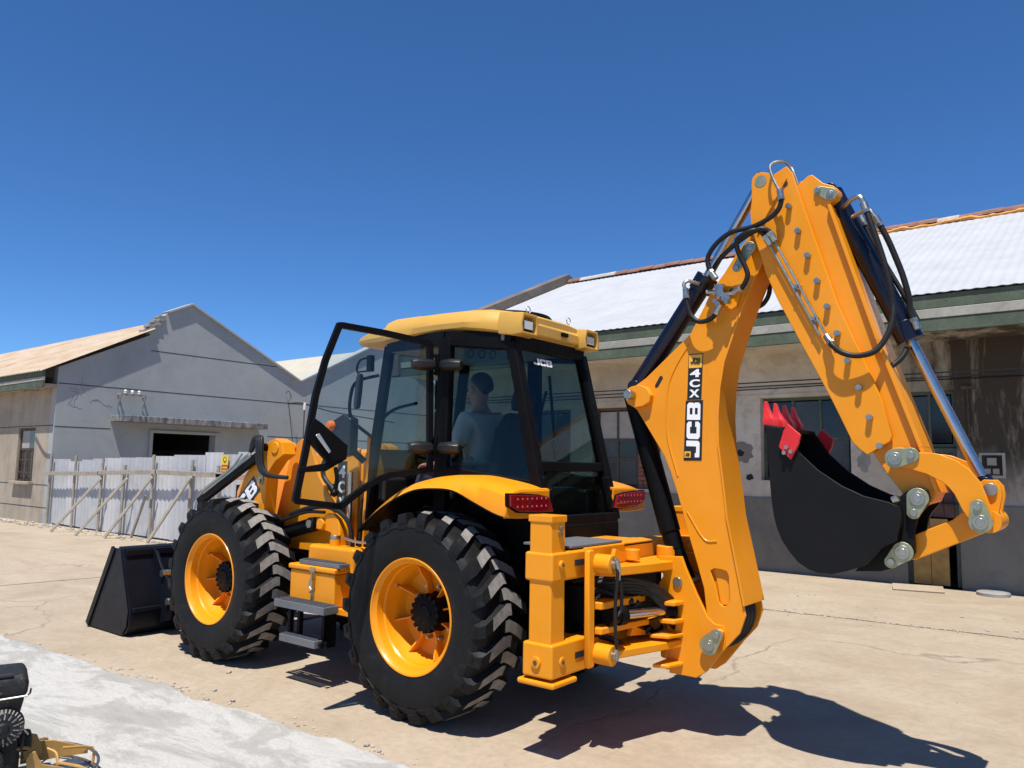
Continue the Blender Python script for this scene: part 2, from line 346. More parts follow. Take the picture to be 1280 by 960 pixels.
HOSE_LOW = [(1.587, -0.200, 2.944), (1.592, -0.200, 2.874), (1.621, -0.200, 2.774), (1.668, -0.200, 2.721), (1.726, -0.200, 2.713), (1.787, -0.200, 2.739), (1.829, -0.200, 2.804)]
HOSE_BACK = [(1.998, 0.140, 3.060), (2.039, 0.140, 2.992), (2.037, 0.140, 2.922), (2.002, 0.140, 2.864), (1.953, 0.140, 2.838)]
PIPE_A = [(2.160, -0.200, 3.181), (2.197, -0.200, 3.110), (2.467, -0.200, 2.544)]
PIPE_B = [(2.196, -0.200, 3.191), (2.242, -0.200, 3.096), (2.508, -0.200, 2.534)]
HOSE_STICK = [(2.508, -0.200, 2.534), (2.536, -0.220, 2.492), (2.547, -0.240, 2.477), (2.602, -0.240, 2.427), (2.677, -0.230, 2.404), (2.762, -0.220, 2.416), (2.813, -0.200, 2.467), (2.854, -0.180, 2.552), (2.869, -0.160, 2.642), (2.866, -0.150, 2.714), (2.851, -0.150, 2.847), (2.813, -0.150, 3.021), (2.764, -0.150, 3.200), (2.726, -0.140, 3.332)]
HOSE_CYL_A = [(2.781, -0.100, 3.247), (2.836, -0.090, 3.117), (2.874, -0.080, 3.003), (2.910, -0.070, 2.879), (2.936, -0.060, 2.746), (2.938, -0.050, 2.664), (2.970, -0.050, 2.566)]
HOSE_CYL_B = [(2.663, 0.040, 3.308), (2.722, 0.040, 3.156), (2.802, 0.040, 2.974), (2.880, 0.040, 2.808), (2.930, 0.040, 2.692), (2.962, 0.040, 2.617)]
HOSE_CYL_C = [(2.911, -0.040, 2.455), (2.892, -0.060, 2.406), (2.858, -0.080, 2.365), (2.824, -0.100, 2.338)]
CYLS = [(2.505, 0.000, 3.493), (2.916, 0.000, 2.525), (3.269, 0.000, 1.669), (1.105, 0.000, 2.320), (1.643, 0.000, 3.046), (2.052, 0.000, 3.673), (1.071, 0.000, 2.263), (1.362, 0.000, 1.291), (1.434, 0.000, 1.106)]
DOOR = [(0.822, 2.701), (0.788, 2.706), (0.456, 2.691), (0.099, 2.660), (0.055, 2.631), (0.025, 1.680), (0.124, 1.663), (0.235, 1.649), (0.380, 1.629), (0.485, 1.589), (0.586, 1.527), (0.652, 1.481), (0.725, 1.421), (0.766, 1.417), (1.061, 1.456), (1.085, 1.478), (1.079, 1.522), (1.031, 1.804), (0.978, 2.184), (0.917, 2.436)]
DOOR_PANEL = [(0.971, 2.032), (0.913, 1.997), (0.718, 1.851), (0.723, 1.758), (0.853, 1.730), (1.011, 1.883), (0.999, 1.955)]
DOOR_BAR = [(0.723, 1.758), (0.866, 1.675), (1.060, 1.662), (1.055, 1.694), (0.885, 1.725), (0.853, 1.733)]
DOOR_IN = [(0.786, 2.654), (0.454, 2.636), (0.098, 2.609), (0.068, 1.696), (0.143, 1.687), (0.399, 1.661), (0.520, 1.605), (0.671, 1.520), (0.743, 1.459), (1.040, 1.500), (0.983, 1.790), (0.929, 2.157), (0.875, 2.409)]
DOOR_HANDLE = [(0.968, 1.914), (0.934, 1.928), (0.845, 1.809), (0.864, 1.790)]
DOOR_WIN = [(1.011, 1.880), (0.886, 1.762), (0.901, 1.732), (1.052, 1.688)]
# ------------------------------------------------------------------ surfaces of the place
def concrete_yard():
    k = N('yard_concrete'); v = k.coord()
    big = k.noise(v, 0.22, 8, 0.62, 0.4); mid = k.noise(v, 1.3, 8, 0.68, 0.6); fine = k.noise(v, 14, 8, 0.75); grit = k.noise(v, 110, 4, 0.7)
    c = k.ramp(big, [(0.28, (0.285, 0.223, 0.156)), (0.5, (0.363, 0.286, 0.200)), (0.72, (0.417, 0.335, 0.242))])
    c = k.mix(k.ramp(mid, [(0.42, (0, 0, 0)), (0.66, (0.8,) * 3)]), c, (0.424, 0.353, 0.262))
    c = k.mix(k.ramp(mid, [(0.22, (0.5,) * 3), (0.42, (0, 0, 0))]), c, (0.232, 0.180, 0.124))
    c = k.mix(k.ramp(fine, [(0.32, (0.55,) * 3), (0.56, (0, 0, 0))]), c, (0.254, 0.205, 0.145))
    c = k.mix(k.ramp(grit, [(0.28, (0.6,) * 3), (0.46, (0, 0, 0))]), c, (0.208, 0.171, 0.124))
    st = k.noise(k.coord((0.25, 1.2, 1)), 0.9, 7, 0.7, 1.0)                       # tyre-drag streaks along the yard
    c = k.mix(k.ramp(st, [(0.52, (0, 0, 0)), (0.78, (0.75,) * 3)]), c, (0.254, 0.194, 0.131))
    vo = k.n('TexVoronoi', feature='DISTANCE_TO_EDGE'); vo.inputs['Scale'].default_value = 0.16
    vm = k.n('VectorMath', operation='ADD'); nz = k.n('TexNoise'); nz.inputs['Scale'].default_value = 1.1; nz.inputs['Detail'].default_value = 8
    k.l(v, nz.inputs['Vector']); k.l(v, vm.inputs[0]); k.l(nz.outputs['Color'], vm.inputs[1]); k.l(vm.outputs[0], vo.inputs['Vector'])
    cr = k.ramp(vo.outputs['Distance'], [(0.0, (0.55,) * 3), (0.0016, (0.3,) * 3), (0.004, (0, 0, 0))])
    cr = k.math('MULTIPLY', cr, k.ramp(mid, [(0.4, (0, 0, 0)), (0.6, (1, 1, 1))]))
    c = k.mix(cr, c, (0.077, 0.060, 0.042))
    k.set(color=c, rough=k.ramp(fine, [(0.3, (0.72,) * 3), (0.7, (0.9,) * 3)]))
    h = k.math('ADD', k.math('MULTIPLY', fine, 0.6), k.math('MULTIPLY', grit, 0.25))
    h = k.math('SUBTRACT', k.math('ADD', h, k.math('MULTIPLY', mid, 1.2)), k.math('MULTIPLY', cr, 1.5))
    k.bump(h, 0.5, 0.018); return k.m

def rough_slab():
    k = N('pale_rough_concrete'); v = k.coord((0.6, 1.25, 1))
    a = k.noise(v, 1.5, 10, 0.7, 0.5); b = k.noise(v, 9, 9, 0.75, 0.3); g = k.noise(v, 70, 5, 0.7)
    c = k.ramp(a, [(0.3, (0.276, 0.268, 0.239)), (0.47, (0.341, 0.332, 0.303)), (0.53, (0.454, 0.442, 0.414)), (0.72, (0.373, 0.365, 0.332))])
    c = k.mix(k.ramp(b, [(0.28, (0.6,) * 3), (0.46, (0, 0, 0))]), c, (0.292, 0.276, 0.235))
    c = k.mix(k.ramp(g, [(0.30, (0.6,) * 3), (0.48, (0, 0, 0))]), c, (0.260, 0.243, 0.211))
    k.set(color=c, rough=0.9)
    k.bump(k.math('ADD', k.math('MULTIPLY', a, 1.6), k.math('ADD', k.math('MULTIPLY', b, 0.7), k.math('MULTIPLY', g, 0.2))), 0.6, 0.035); return k.m

def plaster(name, base, light, dark, stain=None, scale=0.7, drip=0.0):
    k = N(name); v = k.coord()
    a = k.noise(v, scale, 9, 0.66, 0.5); b = k.noise(v, scale * 6, 8, 0.7); g = k.noise(v, 60, 5, 0.7)
    c = k.ramp(a, [(0.28, dark), (0.5, base), (0.74, light)])
    c = k.mix(k.ramp(b, [(0.3, (0.45,) * 3), (0.5, (0, 0, 0))]), c, dark)
    if drip:
        d = k.noise(k.coord((1.6, 1.6, 0.22)), 1.5, 8, 0.7, 0.3)
        c = k.mix(k.math('MULTIPLY', k.ramp(d, [(0.48, (0, 0, 0)), (0.68, (1, 1, 1))]), drip), c, stain or dark)
    c = k.mix(k.ramp(g, [(0.28, (0.3,) * 3), (0.45, (0, 0, 0))]), c, dark)
    k.set(color=c, rough=0.9); k.bump(k.math('ADD', k.math('MULTIPLY', b, 0.8), k.math('MULTIPLY', g, 0.2)), 0.4, 0.012); return k.m

def facade_mat():
    """old tan render with black mould spreading from wet spots at the right of the eaves"""
    k = N('old_tan_render'); v = k.coord()
    a = k.noise(v, 0.6, 9, 0.66, 0.6); b = k.noise(v, 4.5, 8, 0.7, 0.3); g = k.noise(v, 55, 5, 0.7)
    c = k.ramp(a, [(0.28, (0.35, 0.29, 0.215)), (0.5, (0.52, 0.46, 0.375)), (0.72, (0.66, 0.625, 0.56))])
    c = k.mix(k.ramp(b, [(0.32, (0.5,) * 3), (0.5, (0, 0, 0))]), c, (0.34, 0.29, 0.225))
    pe = k.noise(k.coord((1, 1, 0.8)), 0.9, 12, 0.74, 0.8)
    c = k.mix(k.ramp(pe, [(0.555, (0, 0, 0)), (0.575, (0.75,) * 3)]), c, (0.42, 0.40, 0.36))
    c = k.mix(k.ramp(pe, [(0.36, (0.7,) * 3), (0.38, (0, 0, 0))]), c, (0.30, 0.24, 0.17))
    d = k.noise(k.coord((1.5, 1, 0.3)), 1.2, 9, 0.72, 0.4)
    sp = k.n('SeparateXYZ'); k.l(k.coord(), sp.inputs[0])
    mx = k.n('MapRange'); mx.inputs['From Min'].default_value = 0.7; mx.inputs['From Max'].default_value = 2.2; k.l(k.math('ADD', sp.outputs['X'], k.math('MULTIPLY', k.math('SUBTRACT', a, 0.5), 3.0)), mx.inputs['Value'])
    mz = k.n('MapRange'); mz.inputs['From Min'].default_value = 0.8; mz.inputs['From Max'].default_value = 3.0; k.l(sp.outputs['Z'], mz.inputs['Value'])
    wet = k.math('MULTIPLY', k.math('MULTIPLY', mx.outputs[0], mz.outputs[0]), 1.0)
    m = k.math('MULTIPLY', k.ramp(d, [(0.30, (0, 0, 0)), (0.52, (1, 1, 1))]), k.math('ADD', k.math('MULTIPLY', k.math('MINIMUM', k.math('MULTIPLY', wet, 1.8), 1.0), 0.92), 0.08))
    c = k.mix(m, c, (0.045, 0.036, 0.026))
    c = k.mix(k.ramp(g, [(0.28, (0.35,) * 3), (0.45, (0, 0, 0))]), c, (0.17, 0.15, 0.12))
    k.set(color=c, rough=0.92); k.bump(k.math('ADD', k.math('MULTIPLY', b, 0.8), k.math('MULTIPLY', g, 0.2)), 0.45, 0.012); return k.m

YARD = concrete_yard(); SLAB = rough_slab(); FACADE = facade_mat()
GREYWALL = plaster('grey_blue_render', (0.33, 0.35, 0.35), (0.375, 0.395, 0.39), (0.265, 0.28, 0.28), scale=0.35)
TANWALL = plaster('tan_render', (0.36, 0.305, 0.235), (0.42, 0.36, 0.285), (0.25, 0.205, 0.155), stain=(0.12, 0.10, 0.085), drip=0.35)
DADO = plaster('grey_cement_dado', (0.165, 0.155, 0.133), (0.215, 0.203, 0.175), (0.11, 0.103, 0.09))
CEMENT = plaster('raw_cement', (0.27, 0.26, 0.24), (0.34, 0.33, 0.31), (0.17, 0.16, 0.15), scale=2)
BROWNCOP = plaster('brown_coping', (0.14, 0.115, 0.095), (0.2, 0.17, 0.14), (0.08, 0.065, 0.055), scale=1.5)
DARKIN = plain('interior_shade_black', (0.012, 0.013, 0.015), 0.9)  # near-black stands in for shade inside rooms, wall holes, slots and ports
GREYCRACK = plain('crack_grey', (0.16, 0.165, 0.165), 0.95)
GROOVE = plain('groove_shade', (0.05, 0.052, 0.055), 0.95)  # dark strips on the wall face stand in for shade in recessed grooves
def green_fascia():
    k = N('green_fascia_paint'); v = k.coord(); a = k.noise(v, 2.2, 8, 0.7); b = k.noise(k.coord((9, 9, 1.4)), 3, 8, 0.75); g = k.noise(v, 26, 6, 0.75)
    c = k.ramp(a, [(0.3, (0.045, 0.065, 0.042)), (0.6, (0.085, 0.112, 0.074)), (0.75, (0.15, 0.165, 0.115))])
    c = k.mix(k.ramp(g, [(0.62, (0, 0, 0)), (0.72, (0.8,) * 3)]), c, (0.30, 0.29, 0.25))
    c = k.mix(k.ramp(b, [(0.25, (0.6,) * 3), (0.45, (0, 0, 0))]), c, (0.03, 0.03, 0.024))
    k.set(color=c, rough=0.8); k.bump(g, 0.4, 0.01); return k.m
GREENF = green_fascia()
PALEBAND = plaster('pale_band_paint', (0.32, 0.315, 0.275), (0.39, 0.38, 0.33), (0.21, 0.20, 0.165), scale=2.5, drip=0.4)
WHITEROOF = plain('white_roof_sheet', (0.39, 0.402, 0.415), 0.6, var=0.07, scale=1.2)
CREAMROOF = plain('cream_roof_sheet', (0.40, 0.372, 0.30), 0.55, var=0.08, scale=1.5)
def rusty():
    k = N('rusty_roof_sheet'); v = k.coord((0.35, 1, 1)); a = k.noise(v, 1.6, 9, 0.7, 0.4); b = k.noise(k.coord(), 9, 7, 0.7)
    c = k.ramp(a, [(0.28, (0.24, 0.12, 0.06)), (0.40, (0.37, 0.26, 0.165)), (0.52, (0.41, 0.325, 0.235)), (0.68, (0.44, 0.38, 0.305))])
    c = k.mix(k.ramp(b, [(0.3, (0.3,) * 3), (0.5, (0, 0, 0))]), c, (0.28, 0.14, 0.07)); k.set(color=c, rough=0.8); return k.m
RUSTROOF = rusty()
TILE = plain('ridge_tile_clay', (0.22, 0.105, 0.075), 0.85, var=0.3, scale=4, bump=0.3)
TILEPALE = plain('ridge_tile_mortar', (0.42, 0.38, 0.33), 0.9, var=0.2, scale=6)
FOAM = plain('orange_sealing_foam', (0.62, 0.27, 0.06), 0.85, var=0.2, scale=9)
FENCEM = plain('galvanised_sheet', (0.40, 0.41, 0.425), 0.6, 0.0, var=0.12, scale=2.5)
FENCEM2 = plain('galvanised_sheet_pale', (0.47, 0.475, 0.48), 0.6, 0.0, var=0.1, scale=2.5)
WOOD = plain('weathered_wood', (0.30, 0.265, 0.22), 0.85, var=0.3, scale=9, bump=0.3)
WOODPALE = plain('pale_new_wood', (0.38, 0.345, 0.285), 0.8, var=0.18, scale=9)
WOODRED = plain('reddish_rail_wood', (0.36, 0.23, 0.18), 0.85, var=0.2, scale=6)
FRAMEBROWN = plain('brown_window_paint', (0.085, 0.05, 0.035), 0.7, var=0.3, scale=9)
FRAMEGREEN = plain('green_window_paint', (0.06, 0.085, 0.062), 0.7, var=0.3, scale=9)
OLDGLASS = plain('dusty_old_glass', (0.035, 0.037, 0.036), 0.22, var=0.35, scale=3)
DARKGLASS = plain('dark_window_glass', (0.008, 0.009, 0.009), 0.12, var=0.3)
BOARD = plain('pale_window_board', (0.33, 0.32, 0.29), 0.8, var=0.15, scale=3)
DOORRED = plain('maroon_plank', (0.115, 0.055, 0.052), 0.75, var=0.25, scale=5, bump=0.2)
DOORYEL = plain('ochre_plank', (0.34, 0.20, 0.055), 0.75, var=0.25, scale=5, bump=0.2)
BRICK = plain('red_brick', (0.22, 0.085, 0.055), 0.9, var=0.4, scale=9, bump=0.4)
STONE = plain('rubble_stone', (0.36, 0.33, 0.28), 0.9, var=0.35, scale=5, bump=0.5)
RUSTIRON = plain('rusty_iron', (0.09, 0.06, 0.045), 0.8, 0.2, var=0.4, scale=20)
PORCELAIN = plain('insulator_white', (0.66, 0.66, 0.64), 0.25, var=0.08)

# ------------------------------------------------------------------ ground
g = MB(); S_ = 400
g.add([(-S_, -S_, 0), (S_, -S_, 0), (S_, S_, 0), (-S_, S_, 0)], [(0, 1, 2, 3)])
ground = tag(g.obj('yard_ground', YARD), kind='structure')

# pale, roughly floated concrete strip along the near side, thin and uneven at its edge
def strip():
    m = MB(); X0, X1, nx = -13.0, 3.2, 330; ny = 64
    def edge(x): return -1.70 - 0.055 * max(0.0, -x) + 0.055 * (noise.noise((x * 1.7, 3.1, 0)) + 0.6 * noise.noise((x * 5.1, 7.7, 0)) + 0.35 * noise.noise((x * 14.0, 1.7, 0)))
    for i in range(nx + 1):
        x = X0 + (X1 - X0) * i / nx; e = edge(x)
        for j in range(ny + 1):
            t = j / ny; y = e + (-7.5 - e) * t ** 1.9
            z = 0.022 + 0.010 * noise.noise((x * 1.1, y * 2.4, 0)) + 0.006 * noise.noise((x * 4.5, y * 7.0, 2)) + 0.0025 * noise.noise((x * 17, y * 21, 4))
            d = e - y
            z += max(0, .026 * (noise.noise((x * 6.5, y * 9.0, 9)) + .4 * noise.noise((x * 19, y * 23, 5))) - .003) * max(0, 1 - d / .45)
            if d < 0.03: z = 0.004 + (z - 0.004) * min(1.0, d / 0.03 + 0.1) if j else 0.003
            m.v.append((x, y, z))
    m.f = [(i * (ny + 1) + j, (i + 1) * (ny + 1) + j, (i + 1) * (ny + 1) + j + 1, i * (ny + 1) + j + 1) for i in range(nx) for j in range(ny)]
    return m.obj('rough_concrete_strip', SLAB, smooth=60)
tag(strip(), kind='structure')

# expansion joints in the yard: shallow dark filler lines
for k, (a, b) in enumerate((((-8.38, -2.5), (-8.0, 2.2)), ((-2.6, 4.6), (9.0, 5.5)))):
    m = MB(); n = 60
    for i in range(n + 1):
        t = i / n; x = a[0] + (b[0] - a[0]) * t; y = a[1] + (b[1] - a[1]) * t; j = 0.03 * noise.noise((t * 14, k * 5.0, 0)); wd = 0.010 + 0.006 * noise.noise((t * 40, k, 3))
        dx, dy = (wd, 0) if k == 0 else (0, wd)
        m.v += [(x - dx + (j if k == 0 else 0), y - dy + (j if k else 0), 0.004), (x + dx + (j if k == 0 else 0), y + dy + (j if k else 0), 0.004)]
    m.f = [(2 * i, 2 * i + 1, 2 * i + 3, 2 * i + 2) for i in range(n)]
    m.obj('expansion_joint', RUSTIRON, ground)

def pebble(name, loc, r, mat, parent=None):
    bm = bmesh.new(); bmesh.ops.create_icosphere(bm, subdivisions=1, radius=1)
    s = Vector((random.uniform(.7, 1.4), random.uniform(.7, 1.3), random.uniform(.4, .8)))
    for v in bm.verts: v.co = Vector((v.co.x * s.x, v.co.y * s.y, v.co.z * s.z)) * (r * random.uniform(.8, 1.15))
    me = bpy.data.meshes.new(name); bm.to_mesh(me); bm.free(); me.materials.append(mat)
    o = bpy.data.objects.new(name, me); COL.objects.link(o); o.location = loc; o.rotation_euler = (0, 0, random.uniform(0, 6)); o.parent = parent
    return o

# ------------------------------------------------------------------ building pieces
def wall_sheet(m, u0, u1, z0, z1, holes, depth, plane, c, inward):
    """flat wall with rectangular openings and reveals; plane 'x' or 'y' at coordinate c, depth towards inward"""
    us = sorted({u0, u1, *[h[0] for h in holes], *[h[1] for h in holes]}); zs = sorted({z0, z1, *[h[2] for h in holes], *[h[3] for h in holes]})
    P = (lambda u, d, z: (u, c + inward * d, z)) if plane == 'y' else (lambda u, d, z: (c + inward * d, u, z))
    for a, b in zip(us, us[1:]):
        for p, q in zip(zs, zs[1:]):
            mu, mz = (a + b) / 2, (p + q) / 2
            if any(h[0] < mu < h[1] and h[2] < mz < h[3] for h in holes): continue
            for d in (0, depth): m.add([P(a, d, p), P(b, d, p), P(b, d, q), P(a, d, q)], [(0, 1, 2, 3)])
    for a, b, p, q in holes:
        for (s, t) in (((a, p), (b, p)), ((b, p), (b, q)), ((b, q), (a, q)), ((a, q), (a, p))):
            m.add([P(s[0], 0, s[1]), P(t[0], 0, t[1]), P(t[0], depth, t[1]), P(s[0], depth, s[1])], [(0, 1, 2, 3)])
    return m

def corrugated(x0, x1, a, b, pitch, amp, per=6, axis='x', rows=1):
    """sheet whose ribs run from a to b, two points in the plane across the rib axis"""
    m = MB(); n = max(2, int(abs(x1 - x0) / pitch * per)); a, b = Vector(a), Vector(b); d = (b - a).normalized(); nr = Vector((-d.y, d.x))
    for i in range(n + 1):
        x = x0 + (x1 - x0) * i / n; h = amp * max(-0.55, math.cos(6.2832 * (x - x0) / pitch))
        for r in range(rows + 1):
            p = a + (b - a) * (r / rows) + nr * h
            m.v.append((x, p.x, p.y) if axis == 'x' else (p.x, x, p.y))
    R = rows + 1
    m.f = [(i * R + r, (i + 1) * R + r, (i + 1) * R + r + 1, i * R + r + 1) for i in range(n) for r in range(rows)]
    return m

# ------------------------------------------------------------------ grey gabled warehouse, far left
GX = -19.0
wh = tag(empty('warehouse', (GX, 3.8, 0)), 'grey gabled warehouse with rusty roof edge and tan side wall behind the sheet fence', 'warehouse')
def W(m, name, mat, **kw):
    m.v = [(q[0] - GX, q[1] - 3.8, q[2]) for q in m.v]; return m.obj(name, mat, kw.pop('parent', wh), **kw)
m = MB(); TH = 0.3
low = lambda y0, y1: m.box(GX - TH, GX, y0, y1, 0, 2.58)
low(3.8, 6.54); low(8.56, 22)
jag = [(6.28, 5.50), (6.20, 5.62), (6.36, 5.70), (6.33, 5.80), (6.50, 5.86), (6.47, 5.95), (6.62, 6.02), (6.62, 6.12), (6.78, 6.26)]
m.prism([(3.8, 2.58), (22, 2.58), (22, 4.0), (19.5, 4.62), (15.62, 6.60), (11.73, 4.60), (7.53, 6.63)] + jag[::-1] + [(3.8, 4.26)], GX - TH, GX, plane='yz')
W(m, 'gable_wall', GREYWALL)
for i, (y, z) in enumerate(jag[1:-1]):      # broken brick ends where the parapet has fallen
    W(MB().box(GX - TH - .02, GX + 0.03 + 0.03 * (i % 2), y - .13, y + .07, z - .045, z + .035), 'brick', CEMENT, bevel=0.008)
for z, y0, y1 in ((5.04, 6.33, 10.75), (3.82, 3.82, 22), (2.63, 3.82, 5.3), (2.63, 10.5, 22)):
    W(MB().box(GX - .01, GX + 0.003, y0, y1, z - .013, z + .013), 'groove', GROOVE)
for (y0, z0, y1, z1) in ((7.53, 6.63, 11.73, 4.60), (11.73, 4.60, 15.62, 6.60), (15.62, 6.6, 19.5, 4.62), (6.76, 6.25, 7.53, 6.63)):
    m = MB(); m.beam((GX - .13, y0, z0 + .03), (GX - .13, y1, z1 + .03), 0.42, 0.07, up=(0, 0, 1)); W(m, 'coping', GREYWALL, bevel=0.01)
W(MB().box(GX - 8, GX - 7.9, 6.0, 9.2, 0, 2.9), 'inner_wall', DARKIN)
m = MB(); m.box(GX + .002, GX + .06, 6.44, 6.54, 0, 2.66); m.box(GX + .002, GX + .06, 8.56, 8.72, 0, 2.66); m.box(GX + .002, GX + .06, 6.54, 8.56, 2.585, 2.66); W(m, 'door_surround', GREYWALL, bevel=0.01)
def canopy_mat():
    k = N('weathered_canopy_edge'); a = k.noise(k.coord((1, 1.5, 0.5)), 6, 8, 0.75)
    k.set(color=k.ramp(a, [(0.36, (0.035, 0.035, 0.035)), (0.52, (0.20, 0.20, 0.20)), (0.68, (0.36, 0.36, 0.35))]), rough=0.9); return k.m
can = W(MB().box(GX + .001, GX + 0.62, 5.28, 10.1, 2.84, 3.02), 'canopy', canopy_mat(), bevel=0.015)
q = random.Random(31)      # hairline cracks in the grey render, near the corner
for k in range(9):
    y, z = q.uniform(4.1, 4.9), q.uniform(3.2, 3.85); pts = []
    a = q.uniform(-.5, .5) if k % 3 else q.uniform(1.3, 1.8)
    for i in range(q.randint(5, 9)):
        pts.append((GX + .001, y, z)); y += .07 * math.cos(a + q.uniform(-.8, .8)); z += .07 * math.sin(a + q.uniform(-.8, .8))
    W(MB().tube(pts, .004, 5, 3), 'crack', GREYCRACK)
# tan side wall facing the yard, with a barred window
m = MB(); wall_sheet(m, GX - 26, GX - TH - .001, 0, 4.0, [(-21.44, -20.22, 1.1, 2.62)], 0.3, 'y', 3.8, 1); W(m, 'side_wall', TANWALL)
for z in (2.66, 1.03, 0.42):
    W(MB().box(GX - 26, GX - .05, 3.797, 3.81, z - .012, z + .012), 'groove', GROOVE)
win = W(MB().box(-21.5, -20.1, 3.66, 3.86, 1.02, 1.10), 'window_sill', TANWALL, bevel=0.008)
wf = MB(); wf.box(-21.44, -21.37, 3.86, 3.93, 1.1, 2.62); wf.box(-20.29, -20.22, 3.86, 3.93, 1.1, 2.62); wf.box(-21.37, -20.29, 3.86, 3.93, 2.55, 2.62); wf.box(-21.37, -20.29, 3.86, 3.93, 1.1, 1.16)
wf.box(-21.37, -20.29, 3.87, 3.92, 1.98, 2.03); wf.box(-20.85, -20.80, 3.87, 3.92, 1.16, 1.98)
wfo = W(wf, 'window', RUSTIRON)
for x0, x1, z0, z1, mt in ((-21.36, -20.86, 1.17, 1.97, OLDGLASS), (-20.79, -20.30, 1.17, 1.97, OLDGLASS), (-21.36, -20.83, 2.04, 2.54, BOARD), (-20.82, -20.30, 2.04, 2.54, OLDGLASS)):
    o = W(MB().box(x0, x1, 3.89, 3.90, z0, z1), 'pane', mt, parent=wfo)
for i in range(5):
    x = -21.3 + i * .235; W(MB().cyl((x, 3.83, 1.1), (x, 3.83, 2.0), 0.014, 8), 'bar', RUSTIRON, parent=wfo)
for z in (1.35, 1.7): W(MB().cyl((-21.42, 3.83, z), (-20.24, 3.83, z), 0.012, 8), 'bar', RUSTIRON, parent=wfo)
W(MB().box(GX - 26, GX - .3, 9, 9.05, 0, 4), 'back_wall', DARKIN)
# eaves: green boards with a pale band, overhanging 0.4 m
for z0, z1, mt, pr_ in ((3.66, 3.84, GREENF, 0), (3.845, 3.945, PALEBAND, .01), (3.95, 4.12, GREENF, 0)):
    W(MB().box(GX - 26, GX + .12, 3.38 - pr_, 3.44, z0, z1), 'fascia_board', mt, bevel=0.006)
W(MB().box(GX - 26, GX - .001, 3.44, 3.795, 3.70, 3.78), 'soffit', TANWALL)
W(corrugated(GX - 26, GX + .14, (3.30, 4.10), (6.34, 5.70), 0.16, 0.022), 'roof_sheet', RUSTROOF, solid=0.01)
W(corrugated(GX - 26, GX - .31, (6.34, 5.68), (7.53, 6.30), 0.16, 0.022), 'roof_sheet', RUSTROOF, solid=0.01)
W(corrugated(GX - 26, GX - .31, (7.53, 6.30), (11.73, 4.32), 0.16, 0.022), 'roof_sheet', CREAMROOF, solid=0.01)
W(corrugated(GX - 26, GX - .31, (11.73, 4.32), (15.62, 6.30), 0.16, 0.022), 'roof_sheet', CREAMROOF, solid=0.01)
# wall fittings
fr = W(MB().box(GX + .001, GX + .24, 5.42, 5.46, 3.62, 3.68).box(GX + .001, GX + .24, 6.14, 6.18, 3.60, 3.66).box(GX + .20, GX + .24, 5.46, 6.14, 3.61, 3.66).beam((GX + .02, 5.44, 3.28), (GX + .22, 5.44, 3.62), .03, .03).beam((GX + .02, 6.16, 3.28), (GX + .22, 6.16, 3.61), .03, .03), 'cable_bracket', CEMENT)
for y in (5.55, 5.75, 5.95):
    W(MB().lathe([(0, 0), (.035, 0), (.05, .03), (.03, .05), (.05, .08), (.03, .11), (0, .115)], 12, 'z', (GX + .22, y, 3.66)), 'insulator', PORCELAIN, parent=fr)
W(MB().tube([(GX + .02, 11.15, 4.15), (GX + .25, 11.1, 4.22), (GX + .2, 11.25, 4.0), (GX + .3, 11.1, 3.72), (GX + .02, 11.6, 2.1)], 0.012, 6), 'stay_wire', RUSTIRON)
W(MB().tube([(GX + .3, 11.05, 3.78), (GX + .3, 11.7, 3.83), (GX + .3, 13.0, 3.62), (GX + .3, 16, 3.4)], 0.02, 6), 'cable', RUBBER)
W(MB().lathe([(0, 0), (.05, 0), (.06, .2), (.05, .26), (0, .27)], 12, 'z', (GX + .3, 11.75, 3.6)), 'insulator', PORCELAIN)
W(MB().cyl((GX + .3, 11.75, 1.6), (GX + .3, 11.75, 3.6), 0.02, 8), 'conduit', RUSTIRON)
W(MB().tube([(GX + .35, 3.2, 3.55), (GX - .2, 3.2, 3.6), (GX - 1.0, 3.35, 3.62)], 0.025, 6), 'cable_arm', RUSTIRON)

# ------------------------------------------------------------------ white-roofed workshop along the yard, right
FY, EY = 8.6, 7.2
shop = tag(empty('workshop_building', (0, FY, 0)), 'long workshop with white corrugated roof, green eaves and stained tan wall behind the machine', 'building')
def Rb(m, name, mat, **kw):
    m.v = [(q[0], q[1] - FY, q[2]) for q in m.v]; return m.obj(name, mat, kw.pop('parent', shop), **kw)
X0, X1 = -9.3, 13.0
wins = [(-8.6, -7.2, 1.34, 2.97), (-6.7, -5.3, 1.34, 2.97), (-4.75, -3.2, 1.34, 2.97), (-1.22, 0.30, 1.57, 3.03), (1.10, 1.84, 0.0, 3.03), (4.2, 5.6, 1.4, 2.97), (7.5, 8.9, 1.4, 2.97)]
m = MB(); wall_sheet(m, X0, X1, 1.27, 3.9, [(a, b, max(c, 1.27), d) for a, b, c, d in wins], 0.28, 'y', FY, 1); Rb(m, 'front_wall', FACADE)
m = MB(); wall_sheet(m, X0, X1, 0, 1.268, [(1.10, 1.84, 0.0, 1.268)], 0.32, 'y', FY - .03, 1); Rb(m, 'dado', DADO)
for z in (3.24, 3.31):
    Rb(MB().box(X0, X1, FY - .004, FY + .01, z - .011, z + .011), 'groove', GROOVE)
Rb(MB().box(X0, 1.05, FY - .012, FY - .001, 3.05, 3.09), 'lintel_band', FACADE)
m = MB(); m.prism([(FY, 0), (19.4, 0), (19.4, 4.2), (14, 6.95), (FY, 4.5)], X0, X0 + .3, plane='yz'); m.box(X0 + .3, X1, 19.1, 19.4, 0, 4.2); m.prism([(FY, 0), (19.4, 0), (19.4, 4.2), (14, 6.95), (FY, 4.5)], X1 - .3, X1, plane='yz'); Rb(m, 'end_wall', CEMENT)
